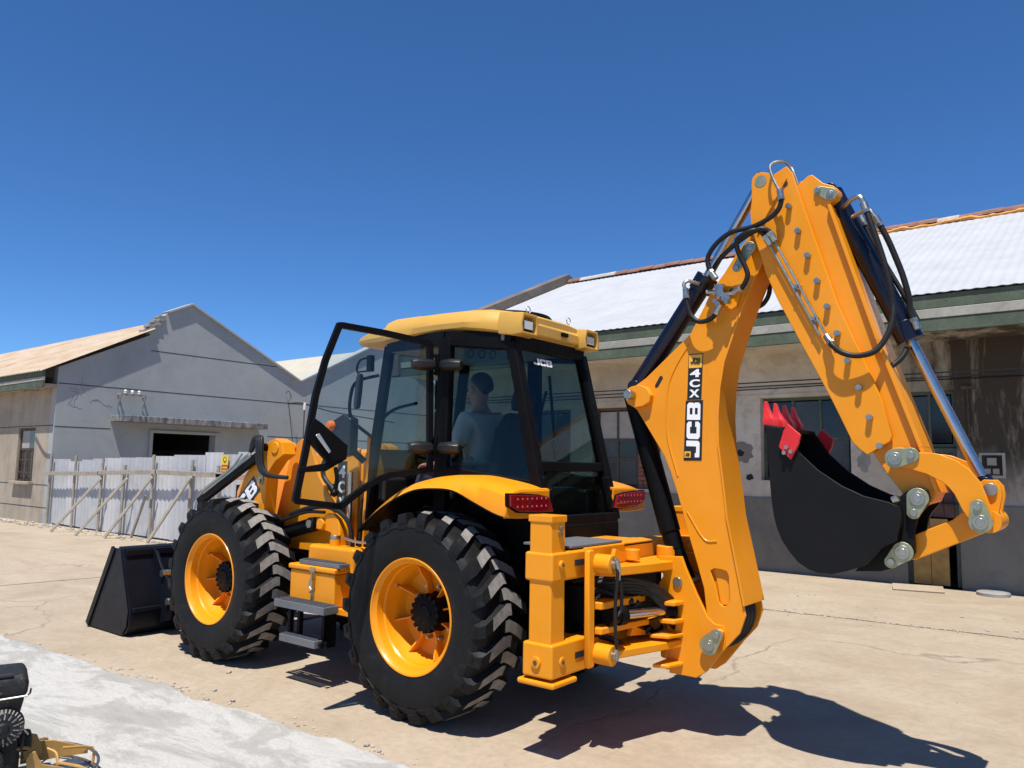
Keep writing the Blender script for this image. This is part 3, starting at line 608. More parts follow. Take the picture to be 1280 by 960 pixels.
Rb(MB().box(X0 + .3, X1 - .3, 11.5, 11.6, 0, 4.2), 'inner_wall', DARKIN)
Rb(MB().box(X0, X1, EY + .06, FY - .001, 3.80, 3.90), 'soffit', FACADE)
for z0, z1, mt, pr_ in ((3.74, 3.925, GREENF, 0), (3.93, 4.065, PALEBAND, .012), (4.07, 4.27, GREENF, 0)):
    Rb(MB().box(X0 - .05, X1 + .05, EY - pr_, EY + .055, z0, z1), 'fascia_board', mt, bevel=0.008)
Rb(corrugated(X0 + .28, X1, (EY - .03, 4.285), (14.0, 7.27), 0.15, 0.006, 6), 'roof_sheet', WHITEROOF, solid=0.008)
Rb(corrugated(X0 + .28, X1, (14.0, 7.27), (20.0, 4.4), 0.15, 0.020, 4), 'roof_sheet', WHITEROOF, solid=0.008)
for sl in ((EY - .1, 4.25, 14.0, 7.30), (14.0, 7.30, 19.6, 4.6)):      # parapet on the far gable
    m = MB(); y0, z0, y1, z1 = sl; m.prism([(y0, z0 - .5), (y1, z1 - .5), (y1, z1 + .26), (y0, z0 + .26)], X0 - .1, X0 + .26, plane='yz'); Rb(m, 'parapet', BROWNCOP, bevel=0.01)
x = X0 + .3; i = 0
while x < X1 - .4:      # clay ridge tiles, a few lifted or bedded in mortar
    L = random.uniform(.40, .46); dz = random.uniform(-.012, .012); mt = TILEPALE if i in (1, 2, 3, 24) else TILE
    m = MB(); n = 7
    for e in (x, x + L):
        rr = .15 + (.012 if e > x else 0)
        m.v += [(e, 14 + math.cos(math.pi * j / (n - 1)) * rr, 7.27 + dz + math.sin(math.pi * j / (n - 1)) * rr * .75) for j in range(n)]
    m.f = [(j, j + 1, n + j + 1, n + j) for j in range(n - 1)]; Rb(m, 'ridge_tile', mt, solid=0.02)
    x += L - .015; i += 1
m = MB(); rr = random.Random(3); x = -1.2
pts = []
while x < X1 - .5: pts.append((x, 13.80 + rr.uniform(-.05, .03), 7.215 + rr.uniform(-.02, .03))); x += .16
m.tube(pts, [rr.uniform(.02, .05) for _ in range((len(pts) - 1) * 2 + 1)], 6, 2); Rb(m, 'ridge_foam', FOAM)
# windows
def window(x0, x1, z0, z1, cols, rows, frame, panes, depth=.16, name='window'):
    m = MB(); y0, y1 = FY + depth, FY + depth + .06; t = .055
    m.box(x0, x0 + t, y0, y1, z0, z1); m.box(x1 - t, x1, y0, y1, z0, z1); m.box(x0 + t, x1 - t, y0, y1, z0, z0 + t); m.box(x0 + t, x1 - t, y0, y1, z1 - t, z1)
    xs = [x0 + t + (x1 - x0 - 2 * t) * i / cols for i in range(cols + 1)]; zs = [z0 + t] + [z0 + (z1 - z0) * q for q in rows] + [z1 - t]
    for q in xs[1:-1]: m.box(q - .02, q + .02, y0 + .005, y1 - .005, z0 + t, z1 - t)
    for q in zs[1:-1]: m.box(x0 + t, x1 - t, y0 + .008, y1 - .008, q - .022, q + .022)
    f = Rb(m, name, frame); k = 0
    for j in range(len(zs) - 1):
        for i in range(cols):
            Rb(MB().box(xs[i] + .021, xs[i + 1] - .021, y0 + .025, y0 + .032, zs[j] + .023, zs[j + 1] - .023), 'pane', panes[k % len(panes)], parent=f); k += 1
    return f
for a, b, c, d in wins[:2]: window(a, b, c, d, 3, [.5], FRAMEBROWN, [OLDGLASS, DARKGLASS, OLDGLASS, BOARD])
window(-4.75, -3.75, 1.34, 2.97, 2, [.36, .60], FRAMEBROWN, [OLDGLASS, OLDGLASS, OLDGLASS, DARKGLASS, BOARD, BOARD])
window(-1.22, 0.30, 1.57, 3.03, 3, [.5], FRAMEGREEN, [DARKGLASS, OLDGLASS, OLDGLASS, DARKGLASS, OLDGLASS, DARKGLASS])
for a, b, c, d in wins[5:]: window(a, b, c, d, 3, [.5], FRAMEBROWN, [OLDGLASS, DARKGLASS, OLDGLASS])
window(1.10, 1.84, 2.14, 3.03, 2, [], FRAMEGREEN, [OLDGLASS, DARKGLASS], .1, 'transom_window')
# bricked-up strip beside the third window
bs = random.Random(5); z = 1.345
while z < 2.9:
    off = 0.0 if int((z - 1.345) / .085) % 2 else .12; x = -3.74
    while x < -3.22:
        L = min(.23 if x > -3.74 else .23 - off, -3.21 - x)
        if L > .05: Rb(MB().box(x, x + L - .012, FY + .09 + bs.uniform(0, .03), FY + .2, z, z + .07), 'brick', BRICK, bevel=0.006)
        x += L
    z += .085
Rb(MB().box(-3.75, -3.2, FY + .14, FY + .22, 1.34, 2.97), 'brick_mortar', DADO)
# door leaf: maroon boards above, ochre boards below
dr = Rb(MB().box(1.10, 1.17, FY + .06, FY + .16, 0.02, 2.13).box(1.77, 1.84, FY + .06, FY + .16, 0.02, 2.13).box(1.17, 1.77, FY + .06, FY + .16, 2.06, 2.13), 'door', FRAMEGREEN)
for i in range(4):
    x = 1.175 + i * .148
    Rb(MB().box(x, x + .143, FY + .09, FY + .13, 1.06, 2.055), 'plank', DOORRED, parent=dr, bevel=0.004)
for i in range(2):
    x = 1.175 + i * .25
    Rb(MB().box(x, x + .244, FY + .02, FY + .09, 0.03, 1.04), 'plank', DOORYEL, parent=dr, bevel=0.004)
# meter box, conduit, broken plaster
bx = Rb(MB().box(2.13, 2.47, FY - .02, FY + .02, 1.68, 2.06), 'meter_box', BOARD, bevel=0.006)
Rb(MB().box(2.17, 2.43, FY - .024, FY - .018, 1.72, 2.02), 'recess', DARKGLASS, parent=bx)
Rb(MB().box(2.20, 2.28, FY - .05, FY - .02, 1.74, 1.82), 'meter', CEMENT, parent=bx); Rb(MB().box(2.31, 2.39, FY - .05, FY - .02, 1.74, 1.82), 'meter', CEMENT, parent=bx); Rb(MB().box(2.24, 2.36, FY - .05, FY - .02, 1.87, 1.98), 'meter', CEMENT, parent=bx)
Rb(MB().cyl((2.02, FY - .02, 1.27), (2.02, FY - .02, 3.05), 0.014, 8).box(1.93, 2.12, FY - .04, FY - .001, 3.03, 3.08), 'conduit', RUSTIRON)
Rb(MB().tube([(-9, FY - .02, 3.19), (-4, FY - .03, 3.17), (1, FY - .02, 3.20), (6, FY - .03, 3.16)], 0.009, 6), 'cable', RUBBER)
def blotch(cx, cz, rx, rz, mat, name, pr, seed):
    q = random.Random(seed); n = 18; pts = []
    for i in range(n):
        a = 6.2832 * i / n; s = q.uniform(.75, 1.15); pts.append((cx + math.cos(a) * rx * s, cz + math.sin(a) * rz * s))
    Rb(MB().prism(pts, FY - pr, FY + .001), name, mat)
blotch(-1.56, 2.06, .20, .21, DADO, 'plaster_patch', .005, 1); blotch(-1.60, 2.05, .07, .06, DARKIN, 'wall_hole', .008, 2)
blotch(-2.6, 1.9, .16, .3, CEMENT, 'plaster_patch', .0035, 12); blotch(-2.9, 2.8, .3, .12, DADO, 'plaster_patch', .003, 13); blotch(0.75, 2.6, .12, .25, CEMENT, 'plaster_patch', .003, 14)
blotch(-1.43, 1.62, .07, .06, DARKIN, 'wall_hole', .004, 3); blotch(-1.40, 2.14, .02, .03, DARKIN, 'wall_hole', .004, 4)
blotch(0.5, 1.9, .1, .18, CEMENT, 'plaster_patch', .004, 5); blotch(-2.4, 3.55, .05, .1, DARKIN, 'wall_hole', .003, 8); blotch(0.02, 3.5, .02, .03, DARKIN, 'wall_hole', .004, 9)

# ------------------------------------------------------------------ corrugated sheet fence
fence = tag(empty('sheet_fence', (-18.9, 3.8, 0)), 'makeshift fence of upright galvanised sheets on wooden posts and slanting braces', 'fence')
def Fe(m, name, mat, **kw):
    m.v = [(q[0] + 18.9, q[1] - 3.8, q[2]) for q in m.v]; return m.obj(name, mat, kw.pop('parent', fence), **kw)
q = random.Random(11); x = -18.85; k = 0
while x < -7.6:
    wd = q.choice((.62, .78, .9, 1.0)); top = 1.70 + (x + 18.7) / 9.5 * .22 + q.uniform(-.05, .06); y = 3.80 + q.uniform(-.015, .015)
    m = corrugated(x, x + wd + .04, (y, 0.02 + q.uniform(0, .04)), (y + q.uniform(-.01, .01), top), .19, .010, 8); Fe(m, 'sheet', FENCEM2 if k % 3 == 1 else FENCEM, solid=0.003)
    x += wd; k += 1
for i, x in enumerate((-18.75, -17.21, -15.745, -14.60, -13.216, -11.60, -10.56, -9.3, -8.2)):
    l = q.uniform(-.03, .03); Fe(MB().tube([(x, 3.70, 0), (x + l / 2, 3.70, .9), (x + l, 3.71, 1.62 + q.uniform(0, .25))], .036, 8, 3), 'post', WOOD)
for a, b, za, zb, mt in ((-18.8, -15.7, 1.36, 1.41, WOOD), (-15.75, -12.9, 1.43, 1.49, WOOD), (-12.95, -10.2, 1.49, 1.47, WOOD), (-10.5, -7.8, 1.45, 1.43, WOODRED)):
    Fe(MB().beam((a, 3.625, za), (b, 3.625, zb), .05, .10), 'rail', mt, bevel=0.006)
for (fx, fy), (tx, tz), mt in (((-16.42, 2.92), (-15.49, 1.30), WOODPALE), ((-15.02, 2.90), (-14.16, 1.33), WOODPALE), ((-14.05, 3.11), (-13.02, 1.38), WOODPALE), ((-12.45, 3.28), (-11.39, 1.42), WOODPALE), ((-13.83, 3.60), (-13.25, .95), WOOD)):
    Fe(MB().beam((fx, fy, 0.01), (tx, 3.58, tz), .045, .06), 'brace', mt, bevel=0.005)
sg = empty('warning_sign', (-10.45, 3.77, 1.50)); sg.scale = (.8, .8, .8); tag(sg, 'small yellow and red warning sign fixed to the fence sheets', 'sign')
SY = plain('sign_yellow', (0.72, 0.50, 0.03), 0.6, var=0.1); SR = plain('sign_red', (0.50, 0.05, 0.03), 0.6, var=0.1)
MB().box(-.14, .14, -.012, 0, .22, .46).obj('yellow_panel', SY, sg); MB().box(-.14, .14, -.012, 0, 0, .215).obj('red_panel', SR, sg)
MB().lathe([(.0, -.016), (.075, -.016), (.075, -.012)], 20, 'y', (0, 0, .35)).obj('symbol', DECALK, sg)
MB().lathe([(.0, -.019), (.05, -.019), (.05, -.0165)], 20, 'y', (0.01, 0, .355)).obj('symbol_centre', SY, sg)
MB().box(-.11, .11, -.015, -.0125, .13, .17).box(-.11, .11, -.015, -.0125, .05, .09).obj('symbol_bar', SY, sg)

# ------------------------------------------------------------------ loose things on the ground
sl = tag(MB().lathe([(0, .05), (.2, .05), (.215, .04), (.215, 0)], 28, 'z').obj('round_slab', CEMENT), 'round concrete cover lying by the wall at the right', 'slab'); sl.location = (2.27, 8.3, 0.002)
m = MB().box(-.34, .34, -.15, .15, 0, .018); pl = tag(m.obj('paving_slab', YARD, bevel=0.006), 'loose flat slab lying on the ground in front of the ochre door', 'slab'); pl.location = (1.34, 8.02, .028); pl.rotation_euler = (math.radians(9), 0, math.radians(14))
rub = MB(); q = random.Random(21)
def rubble(cx, cy, sx, sy, n, r0, r1):
    for _ in range(n):
        x, y, r = q.gauss(cx, sx), q.gauss(cy, sy), q.uniform(r0, r1)
        bm = bmesh.new(); bmesh.ops.create_icosphere(bm, subdivisions=1, radius=r)
        s = (q.uniform(.7, 1.3), q.uniform(.7, 1.3), q.uniform(.4, .8))
        vs = [(x + v.co.x * s[0] * q.uniform(.85, 1.1), y + v.co.y * s[1], max(0.0, r * .3 + v.co.z * s[2])) for v in bm.verts]
        fs = [tuple(v.index for v in f.verts) for f in bm.faces]; bm.free(); rub.add(vs, fs)
for cx in (-24, -22.5, -21, -19.8): rubble(cx, 3.4, .8, .14, 40, .015, .07)
rubble(-18.2, 3.5, .6, .12, 40, .012, .05); rubble(-16.5, 3.5, 1.0, .1, 40, .01, .04); rubble(-13.5, 3.45, 1.2, .13, 80, .01, .04); rubble(-10.8, 3.45, 1.0, .15, 50, .01, .04)
tag(rub.obj('rubble', STONE, smooth=20), 'broken rubble strewn along the foot of fence and wall', 'rubble', kind='stuff')
crm = MB(); rub = crm
for i in range(150):
    x = q.uniform(-5, .6); rubble(x, -1.70 - .055 * max(0, -x) + q.gauss(0.02, .06), .02, .02, 1, .004, .016)
for i in range(60): rubble(q.uniform(-1, 6), q.uniform(4.5, 6.5), .1, .1, 1, .008, .022)
for i in range(220):
    x = q.uniform(0, 6); rubble(x, 4.6 + (x + 2.6) * .0776 + q.gauss(0, .045), .01, .01, 1, .005, .018)
for i in range(260): rubble(q.uniform(-9, 6), q.uniform(-1.6, 7.5), .1, .1, 1, .002, .008)
tag(crm.obj('gravel_crumbs', STONE, smooth=20), 'small crumbs of concrete scattered along the edge of the pale strip', 'gravel', kind='stuff')
for i, (x, y, r) in enumerate(((-1.28, -1.66, .022), (-.98, -1.78, .026), (-1.62, -1.60, .02), (-2.0, -1.25, .024), (0.12, -1.62, .02))):
    tag(pebble('stone', (x, y, r * .5), r, STONE), ['small pale stone on the strip edge left of its neighbours', 'small flat stone on the pale strip edge', 'small stone just off the strip edge toward the front wheel', 'small stone lying in the sun by the front wheel shadow', 'small stone at the strip edge near the rear wheel'][i], 'stone', 'loose stones')
# ------------------------------------------------------------------ the backhoe loader (x rearward, near side is -y)
YC = -0.17
def my(y): return 2 * YC - y
mach = tag(empty('backhoe_loader', (0, 0, 0)), 'orange backhoe loader with raised rear digger arm, open cab door and black loader bucket', 'backhoe')
def P(m, name, mat, parent=None, **kw): return m.obj(name, mat, parent or mach, **kw)

# ---- wheels
def make_wheel():
    wl = empty('wheel', (0, 0, 0), mach)
    prof = [(.372, -.185), (.392, -.206), (.44, -.222), (.50, -.231), (.560, -.2325), (.598, -.2275), (.602, -.232), (.607, -.2265), (.630, -.213), (.648, -.185), (.656, -.14), (.661, -.07), (.662, 0)]
    prof = prof + [(r, -h) for r, h in prof[-2::-1]] + [(.36, .12), (.36, -.12)]
    t = MB().lathe(prof, 96, 'y', closed=True); NL = 22
    for side in (-1, 1):
        for i in range(NL):
            a0 = 6.28318530718 * (i + (0.5 if side > 0 else 0)) / NL
            # along the lug: (offset across the tread, turn, top radius, base radius, half width of top, half width of base)
            st = [(-.2345, -.028, .606, .59, .036, .044), (-.2335, -.020, .646, .60, .038, .050), (-.214, -.006, .690, .64, .040, .056), (-.15, .035, .700, .65, .040, .058), (-.075, .085, .705, .655, .039, .058), (-.005, .122, .707, .655, .038, .056), (.034, .118, .706, .655, .036, .05)]
            rings = []
            for (h, da, rt, rb, wt, wb) in st:
                a = a0 + da * 1.25; y = h * (1 if side < 0 else -1); ring = []
                for (r, w_) in ((rb, -wb), (rt, -wt), (rt, wt), (rb, wb)):
                    aa = a + w_ / .70; ring.append((r * math.cos(aa), y, r * math.sin(aa)))
                rings.append(ring)
            t.loft(rings)
            if side < 0:      # three small moulded nubs on the shoulder of each lug
                for q in (-.016, 0, .016):
                    aa = a0 - .02 * 1.25 + q / .62
                    t.cyl((.625 * math.cos(aa), -.228, .625 * math.sin(aa)), (.632 * math.cos(aa), -.2385, .632 * math.sin(aa)), .0055, 5)
    ty = P(t, 'tyre', [TYRE, LUGTOP], wl, smooth=32, bevel=0.0)
    for pgn in ty.data.polygons:
        c = pgn.center
        if math.hypot(c.x, c.z) > .697: pgn.material_index = 1
    rim = [(.360, .02), (.362, -.17), (.372, -.190), (.388, -.196), (.394, -.205), (.390, -.212), (.380, -.210), (.372, -.196), (.352, -.180), (.347, -.125), (.338, -.112), (.333, -.055), (.322, -.035), (.318, .02), (.300, .052), (.24, .066), (.12, .07), (.12, .085), (.30, .085), (.345, .06)]
    P(MB().lathe(rim, 72, 'y', closed=True), 'rim', ORANGE, wl, smooth=28)
    for i in range(8):
        a = 6.28318530718 * (i + .35) / 8; c, s = math.cos(a), math.sin(a); nx, nz = -s * .007, c * .007
        pts = [(.10, .068), (.317, .055), (.321, -.045), (.285, -.035), (.21, .012), (.15, .005), (.10, -.01)]
        m = MB(); n = len(pts)
        m.v = [(r * c + k * nx, y, r * s + k * nz) for k in (-1, 1) for r, y in pts]
        m.f = [tuple(range(n)), tuple(range(2 * n - 1, n - 1, -1))] + [(j, n + j, n + (j + 1) % n, (j + 1) % n) for j in range(n)]
        P(m, 'rim_rib', ORANGE, wl, bevel=0.004)
    hub = MB().lathe([(0, -.072), (.058, -.072), (.062, -.068), (.075, -.066), (.112, -.060), (.124, -.05), (.128, .03), (.14, .07)], 40, 'y')
    for i in range(16):
        a = 6.28318530718 * i / 16; hub.cyl((.119 * math.cos(a), -.02, .119 * math.sin(a)), (.119 * math.cos(a), -.062, .119 * math.sin(a)), .0175, 8)
    for i in range(3):
        a = 2.1 * i; hub.cyl((.06 * math.cos(a), -.05, .06 * math.sin(a)), (.06 * math.cos(a), -.076, .06 * math.sin(a)), .011, 8)
    P(hub, 'hub', BLACK, wl)
    for i in range(10):
        a = 6.28318530718 * (i + .1) / 10; p = (.185 * math.cos(a), .066, .185 * math.sin(a)); q = (p[0], .03, p[2])
        P(MB().cyl(p, q, .014, 6).cyl(q, (p[0], .015, p[2]), .009, 8), 'wheel_nut', STEEL, wl)
    P(MB().tube([(.325 * math.cos(2.6), -.04, .325 * math.sin(2.6)), (.312 * math.cos(2.6), -.07, .312 * math.sin(2.6)), (.30 * math.cos(2.55), -.10, .30 * math.sin(2.55))], .006, 6), 'valve', STEEL, wl)
    return wl
wheel = make_wheel()
WB = 2.517
spots = [(0, -.965, .70, 0, 0.0), (-WB, -.965, .70, 0, .11), (0, my(-.965), .70, math.pi, .05), (-WB, my(-.965), .70, math.pi, .17)]
for i, (x, y, z, rz, ry) in enumerate(spots):
    o = wheel if i == 0 else copy_tree(wheel, mach); o.location = (x, y, z); o.rotation_euler = (0, ry, rz)
for x in (0, -WB):
    P(MB().cyl((x, -.80, .70), (x, my(-.80), .70), .115, 20).box(x - .14, x + .14, -.55, my(-.55), .56, .84), 'axle', BLACK, bevel=0.02)

# ---- chassis
ch = MB(); ch.box(-3.2, 1.0, YC - .34, YC - .22, .62, .90); ch.box(-3.2, 1.0, YC + .22, YC + .34, .62, .90); ch.box(-1.2, .9, YC - .22, YC + .22, .55, 1.0)
P(ch, 'chassis', BLACK, bevel=0.01)
for s in (-1, 1): P(MB().box(-.75, .70, *sorted((YC + s * .36, YC + s * .40)), .62, 1.40), 'inner_fender_wall', BLACK)

# ---- engine hood and loader tower
hood = MB()
rings = []
for x, zt, w_ in ((-1.22, 1.86, .40), (-1.8, 1.84, .40), (-2.5, 1.76, .39), (-3.05, 1.62, .37), (-3.18, 1.52, .35)):
    z0 = .95; r = .09
    rings.append([(x, YC - w_, z0), (x, YC - w_, zt - r), (x, YC - w_ + r * .3, zt - r * .3), (x, YC - w_ + r, zt), (x, YC + w_ - r, zt), (x, YC + w_ - r * .3, zt - r * .3), (x, YC + w_, zt - r), (x, YC + w_, z0)])
hood.loft(rings); P(hood, 'engine_hood', ORANGE, bevel=0.006)
P(MB().box(-3.24, -3.18, YC - .33, YC + .33, .8, 1.5), 'grille', BLACK, bevel=0.01)
P(MB().box(-2.3, -1.6, YC - .412, YC - .40, 1.25, 1.55), 'hood_vent', BLACK)
for s in (-1, 1):
    yo = YC + s * .43; yi = YC + s * .57
    tw = [(-2.33, 1.16), (-1.42, 1.16), (-1.40, 1.30), (-1.50, 1.36), (-1.76, 1.62), (-1.90, 1.92), (-2.02, 1.95), (-2.16, 1.86), (-2.35, 1.25)]
    P(MB().prism(tw, yo - .02, yo + .02), 'loader_tower', ORANGE, bevel=0.006)
    arm = [(-1.93, 1.80), (-1.97, 1.91), (-2.07, 1.945), (-2.22, 1.90), (-2.52, 1.60), (-2.60, 1.42), (-3.05, 1.02), (-3.42, .78), (-3.72, .52), (-3.76, .34), (-3.66, .26), (-3.52, .34), (-3.2, .60), (-2.75, .84), (-2.42, 1.0), (-2.2, 1.20), (-2.17, 1.62), (-2.05, 1.74)]
    arm_o = P(MB().prism(arm, min(yi, yi + s * .13), max(yi, yi + s * .13)), 'loader_arm', ORANGE, bevel=0.008)
    if s < 0:
        yf = yi - .13
        # lettering patch lying along the arm
        d = Vector((-.745, 0, -.667)); u = Vector((-.667, 0, .745)); c = Vector((-2.50, yf - .003, 1.375))
        r = -d
        dec = MB(); q = [c + r * a + u * b for a, b in ((-.34, -.085), (.25, -.085), (.25, .085), (-.34, .085))]
        dec.add([v for v in q] + [v + Vector((0, .002, 0)) for v in q], [(0, 1, 2, 3), (4, 5, 6, 7), (0, 1, 5, 4), (1, 2, 6, 5), (2, 3, 7, 6), (3, 0, 4, 7)])
        de = P(dec, 'decal', DECALK)
        lettering('JCB', tuple(c + r * -.03 + Vector((0, -.002, 0))), tuple(r), tuple(u), .52, .125, WHITE, de, bold=.03)
        P(MB().prism([(-2.29, 1.57), (-2.26, 1.53), (-2.22, 1.53), (-2.21, 1.57), (-2.235, 1.68), (-2.255, 1.70), (-2.275, 1.68)], yf - .012, yf), 'pin_plate', ZINC, bevel=0.004)
        P(MB().cyl((-2.25, yf - .03, 1.56), (-2.25, yf, 1.56), .02, 14), 'pivot_pin', STEEL); P(MB().cyl((-2.25, yf - .025, 1.65), (-2.25, yf, 1.65), .012, 6), 'bolt', STEEL)
        P(MB().cyl((-2.06, yf - .012, 1.86), (-2.06, yi + .06, 1.86), .055, 24), 'arm_boss', ORANGE, bevel=0.008)
        P(MB().cyl((-2.20, yf + .02, 1.865), (-2.20, yf - .05, 1.865), .035, 18), 'arm_boss', BLACK, bevel=0.006)
        P(MB().beam((-2.24, yf - .04, 1.79), (-3.20, yf - .04, 1.335), .05, .075), 'leveling_link', BLACK, bevel=0.006)
        P(MB().beam((-2.34, yf - .06, 1.80), (-3.10, yf - .06, 1.44), .012, .05), 'link_strip', STEEL)
        P(MB().tube([(-2.42, yf - .1, 1.80), (-2.60, yf - .1, 1.66), (-3.0, yf - .1, 1.47), (-3.12, yf - .09, 1.40)], .009, 6), 'grease_pipe', STEEL)
        for k, dx in enumerate((0, .035, .07)):
            P(MB().tube([(-2.40 + dx, yf - .03 - .02 * k, 1.82), (-2.33 + dx, yf - .05, 1.93), (-2.24 + dx, yf - .07, 1.95), (-2.20 + dx, yf - .09, 1.85), (-2.17 + dx, yf - .09, 1.70), (-2.08 + dx, yf - .08, 1.62), (-1.90 + dx, yf - .02, 1.60)], .017, 8), 'hydraulic_hose', RUBBER)
    # lift cylinder between tower and arm
    yl = YC + s * .56
    P(MB().cyl((-1.62, yl, 1.21), (-2.6, yl, .98), .062, 20), 'lift_cylinder', BLACK, bevel=0.004)
    P(MB().cyl((-1.47, yl - s * .01, 1.22), (-1.47, yl + s * .08, 1.22), .045, 20), 'clevis_boss', ORANGE, bevel=0.006)
    P(MB().cyl((-1.60, yl - s * .02, 1.215), (-1.60, yl + s * .085, 1.215), .055, 20), 'cylinder_eye', BLACK, bevel=0.006)
    P(MB().cyl((-1.60, yl + s * .085, 1.215), (-1.60, yl + s * .095, 1.215), .034, 18), 'pivot_pin', STEEL)
    P(MB().prism([(-1.56, 1.265), (-1.47, 1.275), (-1.42, 1.31), (-1.33, 1.315), (-1.27, 1.27), (-1.24, 1.18), (-1.24, 1.04), (-1.34, 1.04), (-1.36, 1.15), (-1.46, 1.17), (-1.56, 1.17)], yl - .05, yl + .05), 'cylinder_bracket', ORANGE, bevel=0.012)
    P(MB().tube([(-1.42, yl - .07, 1.32), (-1.66, yl - .08, 1.31), (-2.0, yl - .07, 1.22), (-2.3, yl - .07, 1.12)], .014, 8), 'hydraulic_hose', RUBBER)
    P(MB().tube([(-1.9, yl - .06, 1.28), (-1.6, yl - .08, 1.35), (-1.35, yl - .06, 1.36), (-1.16, yl - .03, 1.25), (-1.12, yl, 1.02)], .02, 8), 'hydraulic_hose', RUBBER)
# hood-side decal strip with stacked 4CX
hs = P(MB().box(-1.50, -1.38, YC - .443, YC - .441, 1.28, 1.75), 'decal', DECALK)
for ch_, z in (('4', 1.66), ('C', 1.53), ('X', 1.40)): lettering(ch_, (-1.44, YC - .4445, z), (1, 0, 0), (0, 0, 1), .085, .105, WHITE, hs, bold=.03)
P(MB().box(-1.52, -1.24, YC - .44, YC - .405, 1.02, 1.86), 'hood_panel', ORANGE, bevel=0.012)
P(MB().cyl((-1.27, YC - .49, 1.0), (-1.27, YC - .49, 1.66), .022, 14), 'exhaust_pipe', CHROME)
P(MB().tube([(-1.38, YC - .5, 1.78), (-1.50, YC - .5, 1.80), (-1.62, YC - .5, 1.74), (-1.62, YC - .5, 1.62), (-1.50, YC - .5, 1.52), (-1.40, YC - .49, 1.46)], .022, 8), 'air_hose', RUBBER)
P(MB().beam((-1.06, YC - .5, 1.0), (-1.02, YC - .5, 1.98), .055, .03), 'cab_support', ORANGE, bevel=0.004)
P(MB().box(-1.22, -.65, YC - .52, YC + .3, .96, 1.06), 'cab_mount_beam', ORANGE, bevel=0.01)
P(MB().tube([(-1.2, YC - .6, 1.12), (-1.0, YC - .6, 1.10), (-.7, YC - .58, 1.12)], .012, 6), 'hard_pipe', STEEL)

# ---- loader bucket
BX = -3.86
sp = [(-4.70, .02), (-3.96, .02), (-3.88, .10), (-3.86, .26), (-4.03, .66), (-4.10, .84), (-4.24, .84)]
lb = empty('loader_bucket', (0, 0, 0), mach); YL, YRt = -1.20, my(-1.20)
back = [(-4.72, .004), (-3.98, .004), (-3.885, .045), (-3.845, .11), (-3.84, .27), (-4.01, .66), (-4.07, .845), (-4.16, .86), (-4.16, .84), (-4.09, .825), (-4.03, .65), (-3.865, .27), (-3.868, .115), (-3.90, .065), (-3.985, .026), (-4.70, .02)]
P(MB().prism(back, YL, YRt), 'bucket_shell', LBUCKET, lb, bevel=0.004)
for y in (YL - .012, YRt - .012):
    P(MB().prism(sp, y, y + .024), 'side_plate', LBUCKET, lb, bevel=0.004)
    P(MB().beam((-4.70, y + (.0 if y < 0 else .024), .03), (-4.235, y + (.0 if y < 0 else .024), .84), .03, .07), 'side_cutter', LBUCKET, lb, bevel=0.004)
for y in (YC - .72, YC - .50, YC + .50, YC + .72):
    P(MB().prism([(-4.08, .84), (-4.01, .66), (-3.84, .27), (-3.85, .10), (-3.66, .16), (-3.60, .34), (-3.66, .50), (-3.86, .66), (-3.98, .80)], y - .015, y + .015), 'hinge_bracket', LBUCKET, lb, bevel=0.004)
P(MB().box(-3.87, -3.80, YL + .02, YRt - .02, .25, .285), 'stiffener', LBUCKET, lb, bevel=0.004)
P(MB().beam((-4.05, YL + .02, .80), (-4.05, YRt - .02, .80), .05, .06), 'stiffener', LBUCKET, lb, bevel=0.004)
for y, z, x in ((YC - .61, .34, -3.66), (YC + .61, .34, -3.66), (YC - .61, .60, -3.80)):
    P(MB().cyl((x, y - .15, z), (x, y + .15, z), .035, 16), 'pivot_pin', STEEL, lb)

# ---- tool box, tank and steps between the wheels
P(MB().box(-1.60, -1.03, -.985, -.66, .60, .86), 'tool_box', ORANGE, bevel=0.014)
P(MB().box(-1.615, -1.015, -1.0, -.65, .862, .905), 'tool_box_lid', ORANGE, bevel=0.014)
P(MB().box(-1.30, -1.27, -.995, -.987, .61, .74), 'clasp', ZINC); P(MB().box(-1.315, -1.255, -1.008, -1.001, .86, .90), 'hasp', ZINC)
P(MB().tube([(-1.285, -1.006, .87), (-1.285, -1.012, .80), (-1.30, -1.016, .755), (-1.27, -1.016, .72), (-1.30, -1.012, .70)], .007, 6).box(-1.305, -1.265, -1.02, -.99, .735, .80), 'clasp_hook', STEEL)
P(MB().box(-1.55, -.97, -.86, -.45, .80, 1.055), 'fuel_tank', ORANGE, bevel=0.03)
P(MB().cyl((-1.28, -.79, 1.05), (-1.28, -.79, 1.11), .045, 20), 'tank_neck', ORANGE, bevel=0.004)
P(MB().cyl((-1.28, -.79, 1.11), (-1.28, -.79, 1.14), .047, 12), 'tank_cap', STEEL, bevel=0.004)
P(MB().tube([(-1.06, -.72, 1.05), (-1.05, -.73, 1.25), (-1.02, -.74, 1.45)], .012, 6), 'drain_hose', RUBBER)
P(MB().box(-1.6, -.80, -.95, -.60, .55, .598), 'step_beam', ORANGE, bevel=0.006)
